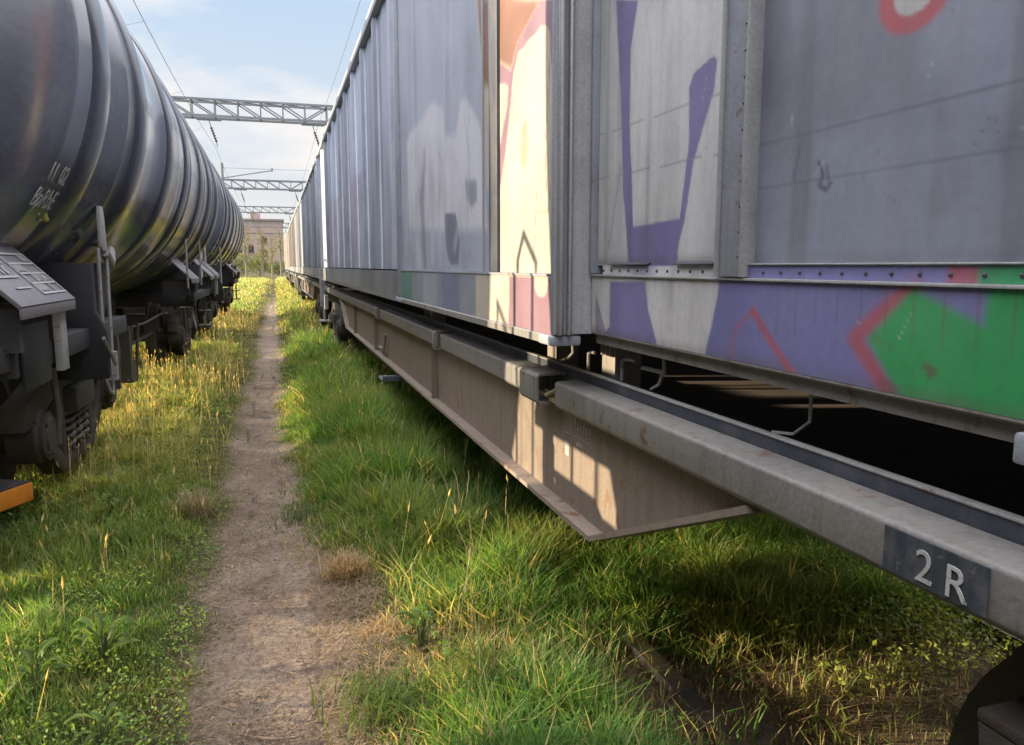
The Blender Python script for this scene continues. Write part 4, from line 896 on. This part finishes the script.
def blades(n, x0, x1, y0, y1, hmul, wmul, seed, straw_p=.07, yfar=False):
    r = np.random.default_rng(seed)
    x = r.uniform(x0, x1, n); y = r.uniform(y0, y1, n)
    d, lush, bare, dryp, dark = dens_fields(x, y)
    clump0 = fbm(x, y, 7, 2, 91)
    p = lush*np.clip(.35 + 1.5*(bare-.28), .10, 1)*(1-.72*dryp)*(1-.93*dark) + .035*(r.random(n) < .5) + .13*np.exp(-((d+.06)/.09)**2)*(clump0 > .5)
    k = r.random(n) < p; x, y = x[k], y[k]; n = len(x)
    d, lush, bare, dryp, dark = [a[k] for a in (d, lush, bare, dryp, dark)]
    big = fbm(x, y, .9, 3, 60); clump = fbm(x, y, 5.5, 2, 80)
    h = (.045 + .175*sstep(.0, .6, d))*(.35 + 1.3*clump)*(.75+.6*big)*r.uniform(.55, 1.25, n)
    h *= np.where(x > .3, .94, .78)*np.where((x < -.2) & (y < 6.5), .72, 1.0)*np.where((x > -.95) & (x < -.2), .72, 1.0)*np.where((x > -.75) & (x < -.1) & (y > 6), .42, 1.0)*np.where((x > -1.3) & (x < -.75) & (y > 6), .8, 1.0)*(1-.55*dryp)*(1-.5*dark)
    near_right = np.exp(-((x-.75)/.45)**2)*sstep(3.6, 5, y)*(1-sstep(14, 22, y)); h *= 1 + .40*near_right
    h *= np.where((x < -1.15) & (x > -1.8) & (y < 5.6), .75, 1.0)
    h = np.clip(h, .025, .46)*hmul
    a = r.uniform(0, 2*math.pi, n); lean = r.uniform(.10, 1.15, n)**1.3*h; wd = r.uniform(.0016, .0042, n)*wmul*(.7+.6*np.clip(h/.2, 0, 1.4))
    z = ground_z(x, y) - .01
    ax, ay = np.cos(a), np.sin(a); px, py = -ay, ax
    def P(f, l, wf): 
        cx = x + ax*lean*l; cy = y + ay*lean*l; cz = z + h*f
        return np.stack([cx - px*wd*wf, cy - py*wd*wf, cz], -1), np.stack([cx + px*wd*wf, cy + py*wd*wf, cz], -1)
    b0, b1 = P(0, 0, 1); m0, m1 = P(.50, .22, .95); t0, _ = P(.93, 1.0, 0)
    V = np.stack([b0, b1, m0, m1, t0], 1).reshape(-1, 3)
    i = np.arange(n)[:, None]*5
    Fq = (i + np.array([0,1,3,2])); Ft = (i + np.array([2,3,4]))
    ripe_sunlit = sstep(5.2, 7.0, y)*(1-sstep(13, 18, y))*sstep(.25, .8, -x)  # ripe grass plus the sunlight on this band, put into blade colour
    g = np.stack([.098+.055*big, .23+.06*big, .064+.0*big], -1)
    yel = sstep(.40, .66, fbm(x, y, 1.6, 3, 99))[:, None]
    g = g*(1-yel*.5) + np.array([.27,.31,.10])*yel*.5
    g = g*(1-.3*ripe_sunlit[:, None]) + np.array([.42,.45,.15])*.3*ripe_sunlit[:, None]
    g *= r.uniform(.60, 1.35, n)[:, None]
    st = (r.random(n) < straw_p + .14*ripe_sunlit + .55*dryp + .3*dark + .22*np.exp(-(d/.14)**2))[:, None]
    g = np.where(st, np.array([.62,.54,.30])*r.uniform(.6, 1.15, n)[:, None], g)
    g = np.where((r.random(n) < .05)[:, None], np.array([.30,.34,.16]), g)
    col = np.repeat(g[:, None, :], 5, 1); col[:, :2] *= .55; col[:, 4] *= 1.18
    return V, Fq, Ft, col.reshape(-1, 3)
def merge(parts):
    V = []; Q = []; T = []; C = []; n = 0
    for v, q, t, c in parts: V.append(v); Q.append(q+n); T.append(t+n); C.append(c); n += len(v)
    return np.concatenate(V), np.concatenate(Q), np.concatenate(T), np.concatenate(C)
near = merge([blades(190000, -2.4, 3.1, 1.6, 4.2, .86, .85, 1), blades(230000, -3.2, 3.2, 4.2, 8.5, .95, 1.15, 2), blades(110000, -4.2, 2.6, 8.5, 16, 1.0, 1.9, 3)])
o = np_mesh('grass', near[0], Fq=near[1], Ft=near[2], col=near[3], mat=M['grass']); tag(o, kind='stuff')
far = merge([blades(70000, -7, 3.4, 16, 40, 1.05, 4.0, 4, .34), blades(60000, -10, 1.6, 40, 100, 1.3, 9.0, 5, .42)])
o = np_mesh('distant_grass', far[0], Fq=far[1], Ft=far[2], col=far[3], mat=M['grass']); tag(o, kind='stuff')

# seed-head grasses: thin stalk with a narrow spike
def seedheads(n, reg, seed, hr=(.18, .42)):
    r = np.random.default_rng(seed); x = r.uniform(reg[0], reg[1], n); y = r.uniform(reg[2], reg[3], n)
    d, lush, bare, dryp, dark = dens_fields(x, y); k = (r.random(n) < lush*np.clip(1.6*(fbm(x, y, 1.4, 3, 33)-.25), 0, 1)); x, y = x[k], y[k]; n = len(x)
    h = r.uniform(*hr, n)*(.6+.4*sstep(0, .5, d[k])); a = r.uniform(0, 6.283, n); ln = r.uniform(.05, .4, n)*h; z = ground_z(x, y)
    ax, ay = np.cos(a), np.sin(a); V = []; s = r.uniform(.035, .075, n); w1 = .0012 + .0004*y/4; w2 = r.uniform(.0035, .006, n)*(1+.05*y)
    tip = np.stack([x+ax*ln, y+ay*ln, z+h], -1); base = np.stack([x, y, z], -1); dr = tip-base; dr /= np.linalg.norm(dr, axis=1)[:, None]
    sd_ = np.stack([-ay, ax, 0*ax], -1); up = np.cross(dr, sd_)
    rows = [base-sd_*w1[:, None], base+sd_*w1[:, None], tip+sd_*w1[:, None]*.8, tip-sd_*w1[:, None]*.8,
            tip, tip+dr*(s*.4)[:, None]+sd_*w2[:, None], tip+dr*s[:, None], tip+dr*(s*.4)[:, None]-sd_*w2[:, None],
            tip+dr*(s*.4)[:, None]+up*w2[:, None], tip+dr*(s*.4)[:, None]-up*w2[:, None]]
    V = np.stack(rows, 1).reshape(-1, 3); i = np.arange(n)[:, None]*10
    Fq = np.concatenate([i+np.array([0,1,2,3]), i+np.array([4,5,6,7]), i+np.array([4,8,6,9])])
    c = np.array([.74,.66,.36])*r.uniform(.7, 1.2, (n, 1)); col = np.repeat(c[:, None, :], 10, 1); col[:, :2] *= .6
    return V, Fq, np.zeros((0, 3), int), col.reshape(-1, 3)
sh = merge([seedheads(1800, (-3.0, -.45, 5.4, 12), 8), seedheads(120, (-2.4, -.45, 1.9, 5.2), 9, (.12, .3)), seedheads(150, (.45, 1.3, 3.0, 12), 10, (.2, .38)), seedheads(3000, (-4, -.5, 11, 24), 12)])
o = np_mesh('seeding_grass', sh[0], Fq=sh[1], col=sh[3], mat=M['straw']); tag(o, kind='stuff')

# leafy ground cover (clover, nettle tops): small folded leaves in rosettes
def cover(n, reg, seed, size=(.010, .026), col0=(.075,.15,.03), zr=(.02, .13), thr=.44):
    r = np.random.default_rng(seed); x = r.uniform(reg[0], reg[1], n); y = r.uniform(reg[2], reg[3], n)
    d, lush, bare, dryp, dark = dens_fields(x, y); k = (fbm(x, y, 2.4, 3, seed) > thr) & (lush > .5) & (r.random(n) > .5*dark)
    x, y = x[k], y[k]; n = len(x); z = ground_z(x, y) + r.uniform(*zr, n)
    P = np.stack([x, y, z], -1); a = r.normal(size=(n, 3)); a[:, 2] *= .45; a /= np.linalg.norm(a, axis=1)[:, None]
    u = np.array([0,0,1.]) + .7*r.normal(size=(n, 3)); b = np.cross(a, u); b /= np.linalg.norm(b, axis=1)[:, None]; s = r.uniform(*size, n)[:, None]
    nn = np.cross(a, b)
    V = np.stack([P-a*s, P+b*s*.55+nn*s*.15, P+a*s, P-b*s*.55+nn*s*.15], 1).reshape(-1, 3)
    c = np.array(col0)*r.uniform(.6, 1.5, (n, 1)); return V, np.arange(n*4).reshape(n, 4), np.zeros((0, 3), int), np.repeat(c, 4, 0)
cv = merge([cover(15000, (-1.9, -.35, 1.7, 5.0), 51, (.005,.012), (.15,.26,.06), (.02,.12), .5), cover(24000, (1.9, 3.1, 2.1, 4.6), 52, (.006,.016), (.30,.36,.09), (.02,.14), .38), cover(9000, (.55, 1.4, 1.9, 6), 53, (.008,.02), (.15,.26,.06), (.02,.12), .5), cover(9000, (-2.6, -.4, 5, 10), 54, (.008,.018), (.15,.24,.07))])  # second patch paler: sun pool under the flat wagon put into leaf colour
o = np_mesh('leafy_ground_cover', cv[0], Fq=cv[1], col=cv[3], mat=M['leaf']); tag(o, kind='stuff')

# dry litter: straw bits lying on the path and under the wagon
def litter(n, reg, seed, L=(.015, .07), onpath=True, c0=(.36,.28,.18)):
    r = np.random.default_rng(seed); x = r.uniform(reg[0], reg[1], n); y = r.uniform(reg[2], reg[3], n)
    l = r.uniform(*L, n)[:, None]; a = r.uniform(0, 6.283, n); z = ground_z(x, y) + .014 + r.uniform(0, .012, n); w_ = r.uniform(.0008, .0022, n)[:, None]
    P = np.stack([x, y, z], -1); D = np.stack([np.cos(a), np.sin(a), r.normal(0, .12, n)], -1); S = np.stack([-np.sin(a), np.cos(a), 0*a], -1)
    V = np.stack([P-D*l-S*w_, P-D*l+S*w_, P+D*l+S*w_+np.array([0,0,.004]), P+D*l-S*w_+np.array([0,0,.004])], 1).reshape(-1, 3)
    c = np.array(c0)*r.uniform(.45, 1.3, (n, 1)); return V, np.arange(n*4).reshape(n, 4), np.zeros((0, 3), int), np.repeat(c, 4, 0)
lt = merge([litter(5200, (-.5, .5, 1.7, 7), 66, (.003,.012), c0=(.40,.32,.25)), litter(2600, (-.5, .5, 1.7, 7), 67, (.003,.010), c0=(.12,.09,.07)), litter(900, (-.5, .5, 1.7, 6), 61), litter(900, (-.4, .15, 6, 12), 62), litter(1500, (.1, .75, 2.3, 4.4), 63, (.03,.11)), litter(4200, (1.0, 3.0, 1.2, 3.6), 64, (.03,.12), c0=(.24,.17,.11))])
o = np_mesh('dry_grass_litter', lt[0], Fq=lt[1], col=lt[3], mat=M['straw']); tag(o, kind='stuff')
# pebbles and clods on the path
pm = MB(); r = np.random.default_rng(5)
for k in range(1100):
    y = 1.8 + 8*r.random()**1.6; x = float(path_c(y)) + r.normal(0, .17); s = r.uniform(.002, .009)*(2.2 if r.random() < .06 else 1); z = float(ground_z(x, y)) + .008
    v = [(x+s*dx*r.uniform(.7,1.3), y+s*dy*r.uniform(.7,1.3), z+s*.7*dz*r.uniform(.7,1.2)) for dx, dy, dz in ((1,0,0),(-1,0,0),(0,1,0),(0,-1,0),(0,0,1),(0,0,-1),)]
    pm.add(v, [(0,2,4),(2,1,4),(1,3,4),(3,0,4),(2,0,5),(1,2,5),(3,1,5),(0,3,5)])
tag(pm.build('gravel', M['stone'], None, smooth=0), kind='stuff')

# single plants and sticks that can be told apart
def dry_tuft(name, x, y, n, h, label, seed, col=(.46,.35,.2), spread=.10, lean=1.0):
    r = np.random.default_rng(seed); V = []; F = []; C = []
    for k in range(n):
        a = r.uniform(0, 6.283); l = r.uniform(.5, 1.1)*h; bx = r.normal(0, spread*.5); by = r.normal(0, spread*.5); w_ = r.uniform(.0015, .003); f = r.uniform(.3, 1.0)*lean
        b = len(V); px, py = -math.sin(a)*w_, math.cos(a)*w_
        for q, (zz, o_) in enumerate(((0,0), (.55,.3), (.85,.8), (.8,1.2))):
            c = (bx+math.cos(a)*o_*l*f*.8, by+math.sin(a)*o_*l*f*.8, zz*l*(1.05-.45*f) - .01)
            ww = (1, .9, .6, .1)[q]; V += [(c[0]-px*ww, c[1]-py*ww, c[2]), (c[0]+px*ww, c[1]+py*ww, c[2])]
        for q in range(3): F.append((b+2*q, b+2*q+1, b+2*q+3, b+2*q+2))
        cc = np.array(col)*r.uniform(.6, 1.2); C += [cc*.7]*2 + [cc]*6
    o = np_mesh(name, np.array(V), Fq=np.array(F), col=np.array(C), mat=M['straw']); o.location = (x, y, float(ground_z(x, y))); tag(o, label, 'grass tuft'); return o
dry_tuft('dry_grass_tuft', .30, 3.95, 420, .17, 'sunlit tuft of dry straw-coloured grass right of the path', 1)
dry_tuft('dry_grass_tuft', .42, 3.25, 160, .10, 'small flattened pale tuft of dry grass, nearer than the big dry tuft', 2, lean=1.3)
dry_tuft('dry_grass_tuft', -.55, 5.2, 170, .26, 'grey dry grass tuft leaning at the left edge of the path', 3, (.36,.31,.2), .12)
dry_tuft('grass_tuft', .36, 2.62, 480, .16, 'green grass tuft at the right edge of the path, bottom of the photo', 4, (.11,.19,.04), .2)
dry_tuft('grass_tuft', .10, 5.0, 200, .13, 'green grass tuft spilling onto the right edge of the path', 5, (.11,.18,.05), .16)
for k, (x, y, h, lab) in enumerate([(.93, 4.05, .5, 'pair of tall pale grass stalks against the girder flange'), (.88, 3.55, .4, 'bent pale grass stalk nearer than the tall pair by the girder')]):
    m = MB(); 
    for q in range(3): m.tube([(q*.03-.03, 0, 0), (q*.035-.03, .01*q, h*.5), (q*.07-.08, .02, h*.82), (q*.09-.12+.02*k, .04, h*(.98-.05*q))], .0026, 5, .0012)
    o = m.build('grass_stalk', M['straw2'] if 'straw2' in M else M['twig'], None); o.location = (x, y, float(ground_z(x, y))); tag(o, lab, 'grass stalk')
def stick(pts, r, lab):
    m = MB(); m.tube([(x, y, float(ground_z(x, y)) + .017 + z) for x, y, z in pts], r, 6, r*.5); tag(m.build('dry_twig', M['twig'], None), lab, 'twig')
stick([(-.13,2.62,0),(-.07,2.585,.006),(0,2.575,.004),(.07,2.60,.003)], .0042, 'pale curved twig lying across the path, bottom of the photo')
stick([(.10,2.58,0),(.15,2.75,.012),(.20,2.92,.02)], .0038, 'straight pale stalk lying in the grass at the right edge of the path')
stick([(-.33,2.66,0),(-.25,2.74,.008),(-.17,2.80,.004)], .003, 'thin brown twig at the left edge of the path')
# broad-leaved weeds
def weed(x, y, n, L, seed, lab, col=(.12,.21,.05)):
    t = empty('broad_leaved_weed', (x, y, float(ground_z(x, y)))); tag(t, lab, 'weed'); r = np.random.default_rng(seed); V = []; F = []; C = []; sm = MB()
    for k in range(n):
        a = r.uniform(0, 6.283); l = L*r.uniform(.5, 1.1); w_ = l*r.uniform(.26, .4); z0 = r.uniform(.03, .16); el_ = r.uniform(.1, .9); b = len(V)
        d = np.array([math.cos(a), math.sin(a), 0]); s = np.array([-math.sin(a), math.cos(a), 0])
        for u, ww, dz in ((0,.1,0), (.25,.8,.55), (.55,1,.8), (.8,.62,.75), (1,.03,.45)):
            c = d*(.02+l*u*math.cos(el_*.8)) + np.array([0,0,z0+l*dz*math.sin(el_)]); cr = np.array([0,0,w_*.22*ww])
            V += [c-s*w_*ww*.5+cr, c-cr*.3, c+s*w_*ww*.5+cr]
        for q in range(4):
            for e in (0, 1): F.append((b+3*q+e, b+3*q+e+1, b+3*q+e+4, b+3*q+e+3))
        C += [np.array(col)*r.uniform(.6, 1.5)]*15
        sm.tube([(0,0,-.01), tuple(d*.02+np.array([0,0,z0]))], .003, 5)
    np_mesh('leaf', np.array(V), Fq=np.array(F), col=np.array(C), mat=M['leaf'], parent=t, smooth=True); sm.build('stem', M['stemg'], t)
M['stemg'] = weathered('green_stem', (.10,.14,.05), rough=.6, scale=20)
for k, (x, y, n, L, lab) in enumerate([(-.72, 3.25, 16, .12, 'dark broad-leaved weed left of the path, in front of the grass band'), (-.90, 3.02, 14, .11, 'broad-leaved weed near the left edge of the photo, by the dark weed clump'), (-.60, 2.62, 12, .09, 'low broad-leaved weed at the bottom left beside the path'),
        (-1.02, 5.1, 10, .10, 'pale-flowered weed standing in the shaded grass left of the path'), (.52, 3.0, 14, .10, 'broad-leaved weed right of the path beside the dry tuft'), (1.55, 3.0, 14, .09, 'broad-leaved weed in the sunlit patch under the flat wagon')]):
    weed(x, y, n, L, 200+k, lab)
